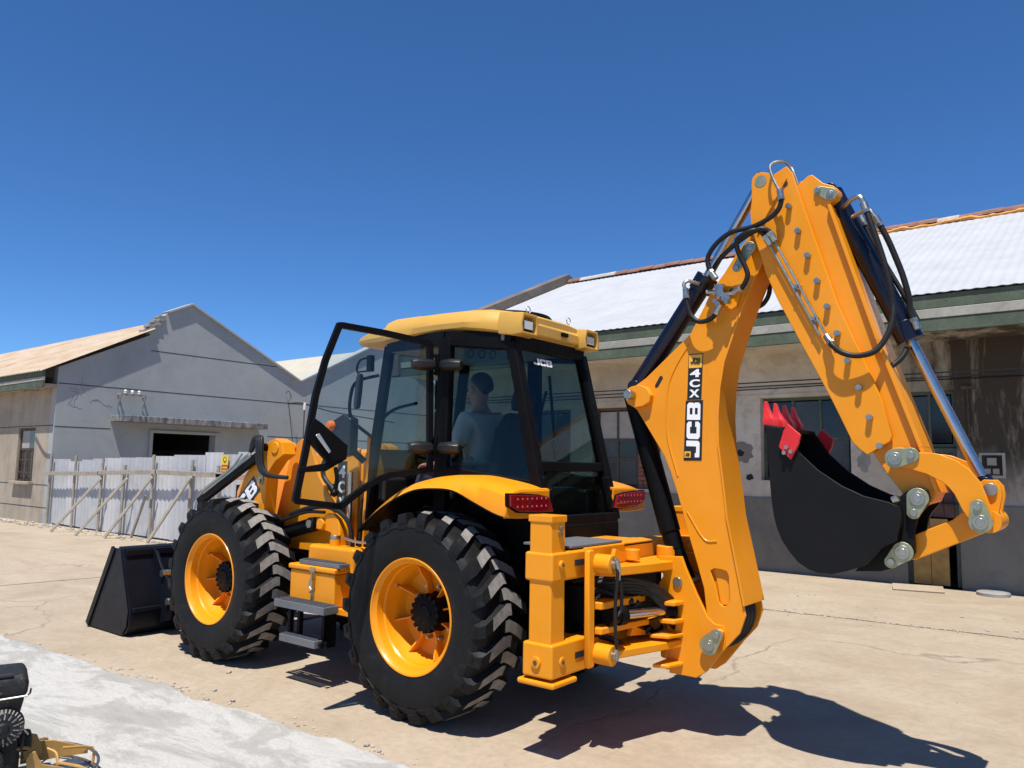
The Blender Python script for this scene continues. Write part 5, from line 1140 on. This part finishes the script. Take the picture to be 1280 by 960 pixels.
# ---- cab
def cp(x, d, z, s): return (x, YC + s * d, z)
A0, A1 = (-1.10, .50, 1.05), (-.86, .47, 2.70)
B0, B1 = (-.13, .585, 1.06), (-.13, .560, 2.69)
C0, C1 = (.74, .45, 1.33), (.42, .445, 2.63)
cab = empty('cab', (0, 0, 0), mach)
def K(m, name, mat, **kw): return m.obj(name, mat, kw.pop('parent', cab), **kw)
for s in (-1, 1):
    a0, a1, b0_, b1_, c0_, c1_ = [cp(*q, s) for q in (A0, A1, B0, B1, C0, C1)]
    K(MB().beam(a0, a1, .085, .06, up=(0, 1, 0)), 'front_pillar', BLACK, bevel=.012)
    K(MB().beam(b0_, b1_, .12, .07, up=(0, 1, 0)), 'door_pillar', BLACK, bevel=.012)
    K(MB().beam(c0_, c1_, .085, .08, up=(0, 1, 0)), 'rear_pillar', BLACK, bevel=.014)
    K(MB().beam(a1, b1_, .08, .11), 'roof_rail', BLACK, bevel=.01); K(MB().beam(b1_, c1_, .08, .12), 'roof_rail', BLACK, bevel=.01)
    # sill under the rear quarter window
    m1, m2 = cp(-.13, .585, 1.68, s), cp(.655, .452, 1.58, s)
    K(MB().beam(m1, m2, .06, .10), 'window_sill', BLACK, bevel=.012)
    m = MB(); e = .012 * s
    q = [cp(-.10, .578, 1.73, s), cp(.63, .45, 1.63, s), cp(.41, .444, 2.62, s), cp(-.10, .556, 2.66, s)]
    m.add(q, [(0, 1, 2, 3)]); K(m, 'quarter_window', GLASS, solid=.006)
    K(MB().box(-.12, .72, *sorted((YC + s * .40, YC + s * .455)), 1.06, 1.66), 'lower_side_panel', BLACK, bevel=.01)
    K(MB().box(-1.08, -.15, *sorted((YC + s * .43, YC + s * .52)), 1.0, 1.12 if s < 0 else 1.30), 'door_sill', BLACK, bevel=.01)
    if s > 0:
        m = MB().add([cp(-1.04, .50, 1.30, s), cp(-.16, .578, 1.30, s), cp(-.16, .556, 2.66, s), cp(-.85, .475, 2.66, s)], [(0, 1, 2, 3)]); K(m, 'side_door_glass', GLASS, solid=.006)
        K(MB().beam(cp(-1.02, .51, 1.72, s), cp(-.16, .58, 1.72, s), .05, .05), 'side_door_rail', BLACK)
l0, l1 = cp(*C0, -1), cp(*C1, -1)
def lc(t, s):      # point on a rear pillar at height fraction t
    a, b = Vector(cp(*C0, s)), Vector(cp(*C1, s)); return a.lerp(b, t)
K(MB().beam(lc(.31, -1), lc(.31, 1), .06, .07), 'rear_window_bar', BLACK, bevel=.01)
K(MB().beam(lc(.0, -1), lc(.0, 1), .08, .12), 'rear_sill', BLACK, bevel=.012)
K(MB().beam(lc(1.01, -1), lc(1.01, 1), .09, .10), 'rear_header', BLACK, bevel=.012)
K(MB().beam(cp(*A1, -1), cp(*A1, 1), .08, .10), 'front_header', BLACK, bevel=.01)
K(MB().add([tuple(lc(.33, -1)), tuple(lc(.33, 1)), tuple(lc(.985, 1)), tuple(lc(.985, -1))], [(0, 1, 2, 3)]), 'rear_window', GLASS, solid=.006)
K(MB().add([tuple(lc(.03, -1)), tuple(lc(.03, 1)), tuple(lc(.29, 1)), tuple(lc(.29, -1))], [(0, 1, 2, 3)]), 'lower_rear_window', GLASS, solid=.006)
K(MB().add([cp(-1.08, .46, 1.55, -1), cp(-1.08, .46, 1.55, 1), cp(-.87, .45, 2.66, 1), cp(-.87, .45, 2.66, -1)], [(0, 1, 2, 3)]), 'windscreen', GLASS, solid=.006)
rw = Vector((.03, 0, 0)); n_ = (lc(1, -1) - lc(0, -1)).normalized()
lettering('JCB', tuple(lc(.905, -1).lerp(lc(.905, 1), .35) + Vector((.014, 0, .004))), (0, 1, 0), tuple(n_), .235, .052, WHITE, cab, bold=.03)
K(MB().box(-1.10, .74, YC - .46, YC + .46, .96, 1.04), 'cab_floor', BLACK)
K(MB().box(.70, .79, YC - .45, YC + .45, 1.04, 1.33), 'rear_lower_panel', BLACK, bevel=.02)
K(MB().box(-1.14, -1.04, YC - .47, YC + .47, 1.0, 1.56), 'front_panel', BLACK, bevel=.02)
K(MB().box(-.80, .38, YC - .50, YC + .50, 2.64, 2.72), 'headlining', GREYTRIM)
for i in range(3):      # round air vents in the headlining by the near window
    K(MB().lathe([(.035, 0), (.035, -.01), (.026, -.012), (.024, 0.004)], 20, 'y', (.0 + .11 * i, YC - .42, 2.58 - .012 * i)), 'air_vent', PLASTIC)
    K(MB().lathe([(0, -.001), (.024, -.001)], 20, 'y', (.0 + .11 * i, YC - .42, 2.58 - .012 * i)), 'air_vent_grille', BLACK)
K(MB().box(-.08, .36, YC - .43, YC - .41, 2.50, 2.66), 'lining_panel', GREYTRIM, bevel=.01)
# roof shell
def roof_ring(x, w_, zb, zt):
    n = 9; pts = []
    h = zt - zb; r = min(.10, h * .8)
    prof = [(w_ - .04, zb - .0), (w_, zb + .02), (w_ + .004, zb + h * .35), (w_ - .012, zb + h * .62), (w_ - .05, zb + h * .86), (w_ - .11, zt), (w_ * .4, zt + .018)]
    L = [(x, YC - a, b) for a, b in prof]; Rr = [(x, YC + a, b) for a, b in prof[::-1]]
    return L + Rr
st = [(-1.30, .40, 2.765, 2.80), (-1.24, .48, 2.735, 2.845), (-1.08, .53, 2.72, 2.865), (-.90, .545, 2.715, 2.875), (-.865, .55, 2.715, 2.88), (-.845, .562, 2.715, 2.915), (-.80, .566, 2.72, 2.925), (-.52, .568, 2.735, 2.922), (-.49, .582, 2.735, 2.915), (-.25, .585, 2.742, 2.912), (.05, .575, 2.738, 2.905), (.22, .55, 2.715, 2.895), (.36, .515, 2.69, 2.87), (.44, .49, 2.675, 2.845), (.47, .475, 2.685, 2.825)]
roof = K(MB().loft([roof_ring(*q) for q in st]), 'roof', ROOFY, smooth=24)
for s in (-1, 1):
    y = YC + s * .415
    q = [(y - .105, 2.668), (y + .105, 2.668), (y + .115, 2.755), (y + .09, 2.838), (y - .09, 2.838), (y - .115, 2.755)]
    m = MB(); m.loft([[(.34, yy + 0, zz + .02) for yy, zz in q], [(.47, yy, zz) for yy, zz in q], [(.555, y + (yy - y) * .93, 2.75 + (zz - 2.75) * .9) for yy, zz in q], [(.555, y + (yy - y) * .72, 2.748 + (zz - 2.75) * .70) for yy, zz in q], [(.50, y + (yy - y) * .66, 2.748 + (zz - 2.75) * .62) for yy, zz in q]])
    K(m, 'lamp_pod', ROOFY, bevel=.006)
    lp = K(MB().box(.505, .535, y - .062, y + .062, 2.708, 2.785), 'work_lamp', PLASTIC, bevel=.006)
    K(MB().box(.534, .541, y - .052, y + .052, 2.716, 2.778), 'lamp_lens', LAMPCLEAR, parent=lp, bevel=.003)
    K(MB().lathe([(.026, -.005), (.030, 0), (.026, .005), (.022, 0)], 20, 'x', (.40, YC + s * .30 + (.06 if s < 0 else 0), 2.905), closed=True), 'lifting_eye', STEEL)
K(MB().loft([[(.47, YC + a, b) for a, b in ((-.32, 2.69), (.32, 2.69), (.32, 2.80), (-.32, 2.80))], [(.50, YC + a, b) for a, b in ((-.30, 2.70), (.30, 2.70), (.30, 2.775), (-.30, 2.785))]]), 'roof_rear_panel', ROOFY, bevel=.01)
K(MB().box(.497, .52, YC + .05, YC + .13, 2.735, 2.765), 'camera_housing', BLACK, bevel=.004)
m = MB(); m.lathe([(0, 2.93), (.30, 2.93), (.34, 2.92), (.355, 2.90), (.34, 2.885)], 40, 'z', (.02, YC, 0)); K(m, 'roof_hatch', BLACK)
# ---- interior
seat = empty('seat', (0, 0, 0), cab)
K(MB().box(-.42, .02, YC - .24, YC + .24, 1.46, 1.58), 'seat_cushion', SEATM, parent=seat, bevel=.04)
m = MB(); m.loft([[(x, YC - w_, z), (x, YC + w_, z), (x + t, YC + w_ * .92, z), (x + t, YC - w_ * .92, z)] for x, w_, z, t in ((-.02, .22, 1.50, .10), (.02, .25, 1.75, .12), (.08, .24, 2.0, .11), (.13, .18, 2.14, .07))]); K(m, 'seat_back', SEATM, parent=seat, bevel=.03)
K(MB().loft([[(x, YC - w_, z), (x, YC + w_, z), (x + t, YC + w_, z), (x + t, YC - w_, z)] for x, w_, z, t in ((.13, .10, 2.16, .06), (.15, .13, 2.24, .07), (.17, .11, 2.33, .05))]), 'headrest', SEATM, parent=seat, bevel=.02)
K(MB().box(-.35, .0, YC - .18, YC + .18, 1.04, 1.46), 'seat_base', BLACK, parent=seat, bevel=.02)
for s in (-1, 1): K(MB().box(-.30, .05, YC + s * .27 - .03, YC + s * .27 + .03, 1.72, 1.77), 'armrest', SEATM, parent=seat, bevel=.02)
K(MB().beam((-1.02, YC, 1.1), (-.86, YC, 1.72), .14, .12), 'steering_column', PLASTIC, bevel=.02)
m = MB(); ring = [(-.80 + .07 * math.cos(a) * .6, YC + .19 * math.sin(a), 1.80 + .19 * math.cos(a) * .55) for a in [6.2832 * i / 24 for i in range(25)]]
m.tube(ring, .014, 8, 1); m.tube([(-.80, YC, 1.78), (-.86, YC, 1.70)], .03, 8, 1); m.tube([(-.80, YC - .18, 1.80), (-.82, YC, 1.78), (-.80, YC + .18, 1.80)], .012, 6, 2); K(m, 'steering_wheel', BLACK)
K(MB().box(-1.04, -.93, YC - .42, YC + .42, 1.42, 1.62), 'dashboard', PLASTIC, bevel=.03)
K(MB().box(-.95, .60, YC + .28, YC + .42, 1.04, 1.56), 'side_console', PLASTIC, bevel=.03)
K(MB().box(.36, .60, YC - .18, YC + .18, 1.04, 1.58), 'rear_console', PLASTIC, bevel=.03)
for y in (YC - .12, YC + .12):
    K(MB().tube([(.45, y, 1.58), (.42, y, 1.74), (.40, y, 1.86)], .012, 8), 'control_lever', BLACK); K(MB().lathe([(0, 0), (.022, .01), (.026, .05), (.016, .09), (0, .095)], 12, 'z', (.40, y, 1.85)), 'lever_knob', PLASTIC)
K(MB().tube([(-1.0, YC - .44, 2.02), (-.98, YC - .40, 2.12), (-.94, YC - .30, 2.20), (-.90, YC - .10, 2.26)], .014, 8), 'grab_rail', BLACK)
K(MB().tube([(.50, YC - .38, 1.66), (.46, YC - .2, 2.0), (.44, YC - .05, 2.3)], .012, 6), 'wiper_arm', BLACK)
K(MB().beam((.52, YC - .05, 1.95), (.46, YC - .04, 2.42), .012, .02), 'wiper_blade', BLACK)
# ---- open door, hinged on the near door pillar and swung out about 75 degrees
HX, HY, AN = -.15, -.80, math.radians(75); du = Vector((-math.cos(AN), -math.sin(AN), 0)); dn = Vector((du.y, -du.x, 0))
door = empty('cab_door', (0, 0, 0), mach)
def dpt(s, z, d=0.0): q = Vector((HX, HY, 0)) + du * s + dn * d; return (q.x, q.y, z)
def dprism(pts, d0, d1, name, mat, **kw):
    n = len(pts); m = MB(); m.v = [dpt(a, b, d0) for a, b in pts] + [dpt(a, b, d1) for a, b in pts]
    m.f = [tuple(range(n)), tuple(range(2 * n - 1, n - 1, -1))] + [(i, n + i, n + (i + 1) % n, (i + 1) % n) for i in range(n)]
    return P(m, name, mat, door, **kw)
# frame: ring between outer and inner outlines
fo, fi = DOOR, None
cxd = sum(a for a, b in DOOR) / len(DOOR); czd = sum(b for a, b in DOOR) / len(DOOR)
def inset(pts, d):
    out = []; n = len(pts)
    for i in range(n):
        p0, p1, p2 = Vector(pts[i - 1]), Vector(pts[i]), Vector(pts[(i + 1) % n])
        e1, e2 = (p1 - p0).normalized(), (p2 - p1).normalized(); n1, n2 = Vector((-e1.y, e1.x)), Vector((-e2.y, e2.x)); b = (n1 + n2)
        b = b / max(.3, b.length_squared) * 2; q = p1 + b * d
        if (q - Vector((cxd, czd))).length > (p1 - Vector((cxd, czd))).length: q = p1 - b * d
        out.append((q.x, q.y))
    return out
fi = inset(DOOR, .042); n = len(DOOR); m = MB()
for d in (-.02, .02):
    m.v += [dpt(a, b, d) for a, b in fo]; m.v += [dpt(a, b, d) for a, b in fi]
for i in range(n):
    j = (i + 1) % n
    m.f += [(i, j, n + j, n + i), (2 * n + i, 3 * n + i, 3 * n + j, 2 * n + j), (i, 2 * n + i, 2 * n + j, j), (n + i, n + j, 3 * n + j, 3 * n + i)]
P(m, 'door_frame', BLACK, door, bevel=.006)
dprism(inset(DOOR, .03), -.004, .004, 'door_glass', DOORGLASS)
dprism(DOOR_PANEL, -.03, .016, 'latch_panel', BLACK, bevel=.006); dprism(DOOR_BAR, -.022, .012, 'door_bar', BLACK, bevel=.004)
dprism(DOOR_HANDLE, -.055, -.03, 'door_handle', CHROME, bevel=.008)
P(MB().tube([dpt(.80, 1.70, -.02), dpt(.80, 1.62, -.05), dpt(.815, 1.54, -.05)], .014, 8), 'inner_pull', BLACK, door); P(MB().lathe([(0, -.03), (.025, -.015), (.028, .005), (.015, .025), (0, .03)], 12, 'z', dpt(.815, 1.53, -.05)), 'pull_knob', BLACK, door)
# hinge housings on the door pillar
for z in (2.47, 1.855):
    hg = empty('door_hinge', (0, 0, 0), mach)
    for along, out_, o0 in ((du, -dn, Vector((-.15, -.83, 0))), (Vector((1, .10, 0)), Vector((.1, -1, 0)), Vector((-.125, -.80, 0)))):
        m = MB(); r_ = []
        for (t, h, dp) in ((.012, .030, .035), (.03, .040, .052), (.12, .046, .058), (.185, .038, .045), (.205, .026, .03)):
            q = o0 + along * t
            r_.append([tuple(q + out_ * d_ + Vector((0, 0, z + e))) for d_, e in ((dp, -h * .5), (dp, h * .45), (dp * .45, h), (-.01, h), (-.01, -h), (dp * .45, -h))])
        m.loft(r_); P(m, 'hinge_cover', PLASTIC, hg, bevel=.006)
    P(MB().cyl((-.128, -.83, z - .075), (-.128, -.83, z + .085), .018, 12).box(-.16, -.10, -.86, -.78, z - .03, z + .03), 'hinge_pin', BLACK, hg)
    for dz in (-.06, .07): P(MB().cyl((-.128, -.85, z + dz), (-.128, -.875, z + dz), .014, 6), 'bolt', BLACK, hg)
# ---- mirror on the near front pillar, indicator
P(MB().tube([(-.98, -.70, 1.95), (-1.10, -.82, 2.10), (-1.08, -.85, 2.30), (-1.0, -.85, 2.40), (-.86, -.75, 2.45)], .014, 8), 'mirror_arm', BLACK)
mr = MB(); r_ = []
for z, w_ in ((2.17, .022), (2.20, .034), (2.32, .036), (2.42, .034), (2.455, .02)):
    x = -.965 + (2.32 - z) * -.10; r_.append([(x - w_, -.885, z), (x - w_, -.835, z), (x + w_, -.855, z), (x + w_, -.905, z)])
P(mr.loft(r_), 'wing_mirror', PLASTIC, bevel=.012)
P(MB().tube([(-.99, -.85, 2.45), (-1.02, -.85, 2.50), (-.98, -.85, 2.57), (-.86, -.85, 2.585)], .009, 6).box(-.88, -.83, -.87, -.83, 2.47, 2.60).tube([(-.99, -.85, 2.475), (-.86, -.85, 2.475)], .007, 6, 1), 'upper_mirror', BLACK)
P(MB().lathe([(0, -.03), (.035, -.025), (.045, 0), (.045, .03), (0, .03)], 18, 'x', (-1.30, -.84, 2.04)) if False else MB().lathe([(0, -.05), (.03, -.045), (.045, -.02), (.045, .0), (0, .0)], 18, 'y', (-1.31, -.85, 2.04)), 'indicator_lamp', AMBER)
P(MB().loft([[(-1.36, -.85 + d, 1.98), (-1.30, -.85 + d, 2.09), (-1.18, -.85 + d, 2.14), (-1.08, -.85 + d, 2.10), (-1.08, -.85 + d, 1.80), (-1.2, -.85 + d, 1.78)] for d in (.0, .10)]), 'lamp_housing', PLASTIC, bevel=.02)
P(MB().beam((-1.12, -.80, 1.85), (-1.06, -.70, 1.75), .05, .05), 'lamp_bracket', BLACK)

# ------------------------------------------------------------------ operator in the seat
SKIN = plain('skin', (0.42, 0.22, 0.14), 0.55, var=0.08); HAIR = plain('hair_black', (0.006, 0.006, 0.007), 0.6, var=0.3, scale=40); SHIRT = plain('shirt_grey', (0.60, 0.58, 0.55), 0.85, var=0.06, scale=5, bump=.15, bscale=30); JEANS = plain('trousers_dark', (0.02, 0.025, 0.04), 0.85, var=0.2)
def skinned(name, pts, edges, mat, parent=None, root=0, sub=2):
    me = bpy.data.meshes.new(name); me.from_pydata([p[:3] for p in pts], edges, []); o = bpy.data.objects.new(name, me); COL.objects.link(o)
    md = o.modifiers.new('skin', 'SKIN'); md.use_smooth_shade = True
    if not me.skin_vertices: me.attributes
    sv = me.skin_vertices[0].data
    for i, p in enumerate(pts):
        rx = p[3]; ry = p[4] if len(p) > 4 else rx; sv[i].radius = (rx, ry); sv[i].use_root = (i == root)
    o.modifiers.new('sub', 'SUBSURF').levels = sub; o.modifiers['sub'].render_levels = sub
    dg = bpy.context.evaluated_depsgraph_get(); dg.update()
    me2 = bpy.data.meshes.new_from_object(o.evaluated_get(dg)); me2.name = name
    bpy.data.objects.remove(o); me2.materials.clear(); me2.materials.append(mat)
    me2.polygons.foreach_set('use_smooth', [True] * len(me2.polygons))
    r = bpy.data.objects.new(name, me2); COL.objects.link(r); r.parent = parent; return r
O = Vector((-.20, YC - .03, 1.58)); sc = 1.12
def op(x, y, z, *r): return (O.x + x * sc, O.y + y * sc, O.z + z * sc, *[q * sc for q in r])
body = [op(0, 0, .06, .13, .10), op(-.01, 0, .25, .12, .10), op(-.02, 0, .42, .13, .10), op(-.02, 0, .52, .06, .06), op(-.04, 0, .575, .05, .05), op(-.055, 0, .64, .075, .085), op(-.05, 0, .72, .08, .095), op(-.045, 0, .79, .05, .06),
        op(-.01, -.17, .47, .055), op(-.02, -.235, .27, .042), op(-.22, -.22, .14, .034), op(-.30, -.19, .13, .03), op(-.01, .17, .47, .055), op(-.02, .235, .27, .042), op(-.24, .20, .16, .034), op(-.32, .17, .15, .03),
        op(-.06, -.09, .03, .085), op(-.46, -.12, .06, .065), op(-.52, -.12, -.36, .05), op(-.62, -.12, -.42, .04), op(-.06, .09, .03, .085), op(-.46, .12, .06, .065), op(-.52, .12, -.36, .05), op(-.62, .12, -.42, .04)]
be = [(0, 1), (1, 2), (2, 3), (3, 4), (4, 5), (5, 6), (6, 7), (2, 8), (8, 9), (9, 10), (10, 11), (2, 12), (12, 13), (13, 14), (14, 15), (0, 16), (16, 17), (17, 18), (18, 19), (0, 20), (20, 21), (21, 22), (22, 23)]
hands = []
for s, b in ((-1, 11), (1, 15)):
    base = Vector(body[b][:3]); i0 = len(body)
    body.append((base.x - .06, base.y, base.z + .005, .034, .02)); be.append((b, i0))
    for k in range(4):
        yy = (-.03 + .02 * k); i1 = len(body)
        body.append((base.x - .11, base.y + yy, base.z + .005, .010)); body.append((base.x - .15 + abs(k - 1.3) * .006, base.y + yy, base.z - .012, .009)); body.append((base.x - .155 + abs(k - 1.3) * .006, base.y + yy, base.z - .042, .008))
        be += [(i0, i1), (i1, i1 + 1), (i1 + 1, i1 + 2)]
    i1 = len(body); body.append((base.x - .07, base.y - s * .035, base.z - .01, .011)); body.append((base.x - .105, base.y - s * .05, base.z - .02, .009)); be += [(i0, i1), (i1, i1 + 1)]
person = skinned('person', body, be, SKIN)
tag(person, 'person in a grey T-shirt sitting at the controls inside the cab', 'person')
skinned('shirt', [op(0, 0, .02, .15, .125), op(-.01, 0, .25, .145, .125), op(-.02, 0, .40, .155, .125), op(-.02, 0, .49, .085, .08), op(-.01, -.175, .455, .078), op(-.02, -.232, .32, .066), op(-.03, -.238, .26, .068), op(-.01, .175, .455, .078), op(-.02, .232, .32, .066), op(-.03, .238, .26, .068)], [(0, 1), (1, 2), (2, 3), (2, 4), (4, 5), (5, 6), (2, 7), (7, 8), (8, 9)], SHIRT, person)
skinned('trousers', [op(0, 0, .03, .155, .13), op(-.06, -.095, .03, .105), op(-.46, -.12, .06, .08), op(-.52, -.12, -.34, .065), op(-.06, .095, .03, .105), op(-.46, .12, .06, .08), op(-.52, .12, -.34, .065)], [(0, 1), (1, 2), (2, 3), (0, 4), (4, 5), (5, 6)], JEANS, person)
hd = MB(); n = 24; hc = Vector(op(-.04, 0, .70)[:3])
for i in range(13):
    ph = math.pi * i / 12
    for k in range(n):
        th = 6.2832 * k / n; d = Vector((math.sin(ph) * math.cos(th), math.sin(ph) * math.sin(th), math.cos(ph)))
        rr = 1.0; 
        mask = d.z + .62 * d.x
        mask += .10 * noise.noise((d.x * 4, d.y * 4, d.z * 4)); rr = (0.70 if mask < -.10 else (.95 if mask > .16 else .70 + .25 * (mask + .10) / .26)) + .025 * noise.noise((d.x * 9, d.y * 9, d.z * 9))
        hd.v.append((hc.x + .01 + d.x * .118 * rr, hc.y + d.y * .102 * rr, hc.z + .012 + d.z * .125 * rr))
hd.f = [(i * n + k, (i + 1) * n + k, (i + 1) * n + (k + 1) % n, i * n + (k + 1) % n) for i in range(12) for k in range(n)]
o = hd.obj('hair', HAIR, person, smooth=80)
fc = Vector(op(-.055, 0, .66)[:3])
MB().loft([[(fc.x - .085, fc.y - .008, fc.z + .03), (fc.x - .085, fc.y + .008, fc.z + .03), (fc.x - .06, fc.y + .01, fc.z + .03), (fc.x - .06, fc.y - .01, fc.z + .03)], [(fc.x - .125, fc.y - .016, fc.z - .015), (fc.x - .125, fc.y + .016, fc.z - .015), (fc.x - .06, fc.y + .02, fc.z - .015), (fc.x - .06, fc.y - .02, fc.z - .015)]]).obj('nose', SKIN, person, bevel=.006)
for s in (-1, 1):
    MB().lathe([(0, -.014), (.02, -.012), (.03, 0), (.02, .008), (0, .01)], 14, 'y', (fc.x + .005, fc.y + s * .092, fc.z + .02)).obj('ear', SKIN, person)
    MB().lathe([(0, -.006), (.012, -.004), (.014, .0)], 12, 'x', (fc.x - .088, fc.y + s * .035, fc.z + .03)).obj('eye', DECALK, person)
MB().box(fc.x - .092, fc.x - .07, fc.y - .028, fc.y + .028, fc.z - .052, fc.z - .042).obj('mouth', plain('lips', (0.30, 0.10, 0.08), 0.5), person, bevel=.003)

# ------------------------------------------------------------------ walk-behind power trowel at the lower left
tr = empty('power_trowel', (-.76, -3.336, 0)); tr.rotation_euler = (0, 0, math.radians(72)); tag(tr, 'dusty black engine and yellow guard of a power trowel, cut off by the left edge', 'power trowel')
YTR = plain('trowel_yellow', (0.42, 0.235, 0.06), 0.55, var=0.2, scale=7)
def dusty():
    k = N('engine_dusty_black'); v = k.coord(); a = k.noise(v, 9, 8, 0.7); b = k.noise(v, 70, 4, 0.7)
    c = k.ramp(a, [(0.35, (0.007, 0.0075, 0.008)), (0.7, (0.022, 0.022, 0.022))])
    c = k.mix(k.ramp(b, [(0.60, (0, 0, 0)), (0.72, (0.7,) * 3)]), c, (0.17, 0.165, 0.15)); k.set(color=c, rough=0.6, spec=0.25); k.bump(b, .3, .003); return k.m
ENG = dusty()
def T(m, name, mat, parent=tr, **kw): return m.obj(name, mat, parent, **kw)
for z in (.04, .11):
    T(MB().tube([(.46 * math.cos(6.2832 * i / 40), .46 * math.sin(6.2832 * i / 40), z) for i in range(41)], .008, 8, 1), 'guard_ring', STEEL if z > .1 else RUSTIRON)
for k in range(8):
    a = 6.2832 * (k + .3) / 8; T(MB().tube([(.46 * math.cos(a), .46 * math.sin(a), .04), (.45 * math.cos(a), .45 * math.sin(a), .13), (.30 * math.cos(a), .30 * math.sin(a), .165)], .008, 6, 3), 'guard_spoke', YTR)
for k in range(4):
    a = 1.5708 * k + .4; c, s_ = math.cos(a), math.sin(a); pts = [(.08, -.07), (.44, -.07), (.44, .07), (.08, .07)]
    m = MB(); m.v = [(r * c - t * s_, r * s_ + t * c, z + t * .12) for z in (.034, .042) for r, t in pts]; m.f = [(0, 1, 2, 3), (7, 6, 5, 4), (0, 4, 5, 1), (1, 5, 6, 2), (2, 6, 7, 3), (3, 7, 4, 0)]; T(m, 'trowel_blade', STEEL)
T(MB().cyl((0, 0, .04), (0, 0, .24), .09, 20), 'gearbox', ENG)
T(MB().prism([(.10, .10), (.10, .19), (.20, .205), (.25, .20), (.42, .135), (.42, .10), (.30, .105)], .110, .120), 'guard_plate', YTR, bevel=.003)
T(MB().prism([(.115, .19), (.13, .225), (.155, .225), (.17, .19), (.19, .155), (.29, .12), (.34, .06), (.20, .03), (.13, .05)], -.115, -.105), 'guard_plate', YTR, bevel=.003)
T(MB().prism([(.10, .14), (.11, .255), (.14, .275), (.165, .265), (.19, .20), (.19, .15)], .03, .042), 'engine_bracket', YTR, bevel=.003)
T(MB().tube([(.07, -.06, .235), (.12, -.07, .235), (.135, -.08, .20), (.135, -.09, .17)], .009, 6), 'bracket_hook', YTR); T(MB().tube([(.22, .08, .17), (.26, .04, .15), (.27, 0, .10)], .008, 6), 'bracket_hook', YTR)
T(MB().box(-.24, .07, -.14, .16, .16, .42), 'engine', ENG, bevel=.025)
T(MB().loft([[(-.28, -.17, .520), (.095, -.17, .520), (.095, .17, .520), (-.28, .17, .520)], [(-.28, -.17, .585), (.10, -.17, .585), (.10, .17, .585), (-.28, .17, .585)], [(-.26, -.14, .63), (.08, -.14, .63), (.08, .14, .63), (-.26, .14, .63)]]), 'fuel_tank', ENG, bevel=.02)
T(MB().loft([[(-.22, -.15, .41), (.065, -.15, .41), (.065, .15, .41), (-.22, .15, .41)], [(-.25, -.165, .517), (.085, -.165, .517), (.085, .16, .517), (-.25, .16, .517)]]), 'engine_shroud', ENG, bevel=.01)
T(MB().tube([(-.28, -.173, .522), (-.08, -.175, .518), (.095, -.173, .525), (.108, -.15, .53), (.112, -.12, .545)], .005, 6, 1), 'tank_seam', STEEL)
T(MB().box(-.12, .03, -.155, -.10, .618, .632), 'tank_handle_slot', DARKIN, bevel=.004)
rc = Vector((0, -.14, .38))
T(MB().lathe([(0, -.055), (.035, -.055), (.072, -.048), (.092, -.025), (.096, 0)], 32, 'y', tuple(rc)), 'recoil_cover', PLASTIC)
for k in range(30):
    a = 6.2832 * k / 30
    T(MB().beam((rc.x + .046 * math.cos(a), rc.y - .0545, rc.z + .046 * math.sin(a)), (rc.x + .070 * math.cos(a), rc.y - .049, rc.z + .070 * math.sin(a)), .006, .006), 'cooling_slot', CEMENT if k % 2 else DARKIN)
    T(MB().beam((rc.x + .074 * math.cos(a), rc.y - .047, rc.z + .074 * math.sin(a)), (rc.x + .089 * math.cos(a), rc.y - .030, rc.z + .089 * math.sin(a)), .006, .006), 'cooling_fin', CEMENT)
T(MB().lathe([(0, -.068), (.022, -.066), (.032, -.054)], 20, 'y', tuple(rc)), 'recoil_hub', ENG)
T(MB().cyl((-.18, 0, .62), (-.18, 0, .655), .045, 16), 'fuel_cap', ENG, bevel=.006)
T(MB().tube([(.075, -.12, .40), (.095, -.13, .33), (.09, -.13, .26), (.10, -.12, .20)], .006, 6), 'fuel_hose', RUBBER)
T(MB().tube([(.085, -.13, .36), (.11, -.13, .33), (.115, -.13, .32)], .005, 6), 'throttle_lever', STEEL)
T(MB().cyl((-.05, -.14, .22), (-.05, -.19, .22), .07, 20), 'oil_sump_cover', ENG, bevel=.006)
T(MB().box(.06, .14, -.02, .10, .20, .29), 'muffler', ENG, bevel=.02)
T(MB().beam((-.10, 0, .26), (-.95, .15, .95), .035, .035), 'handle_bar', BLACK)
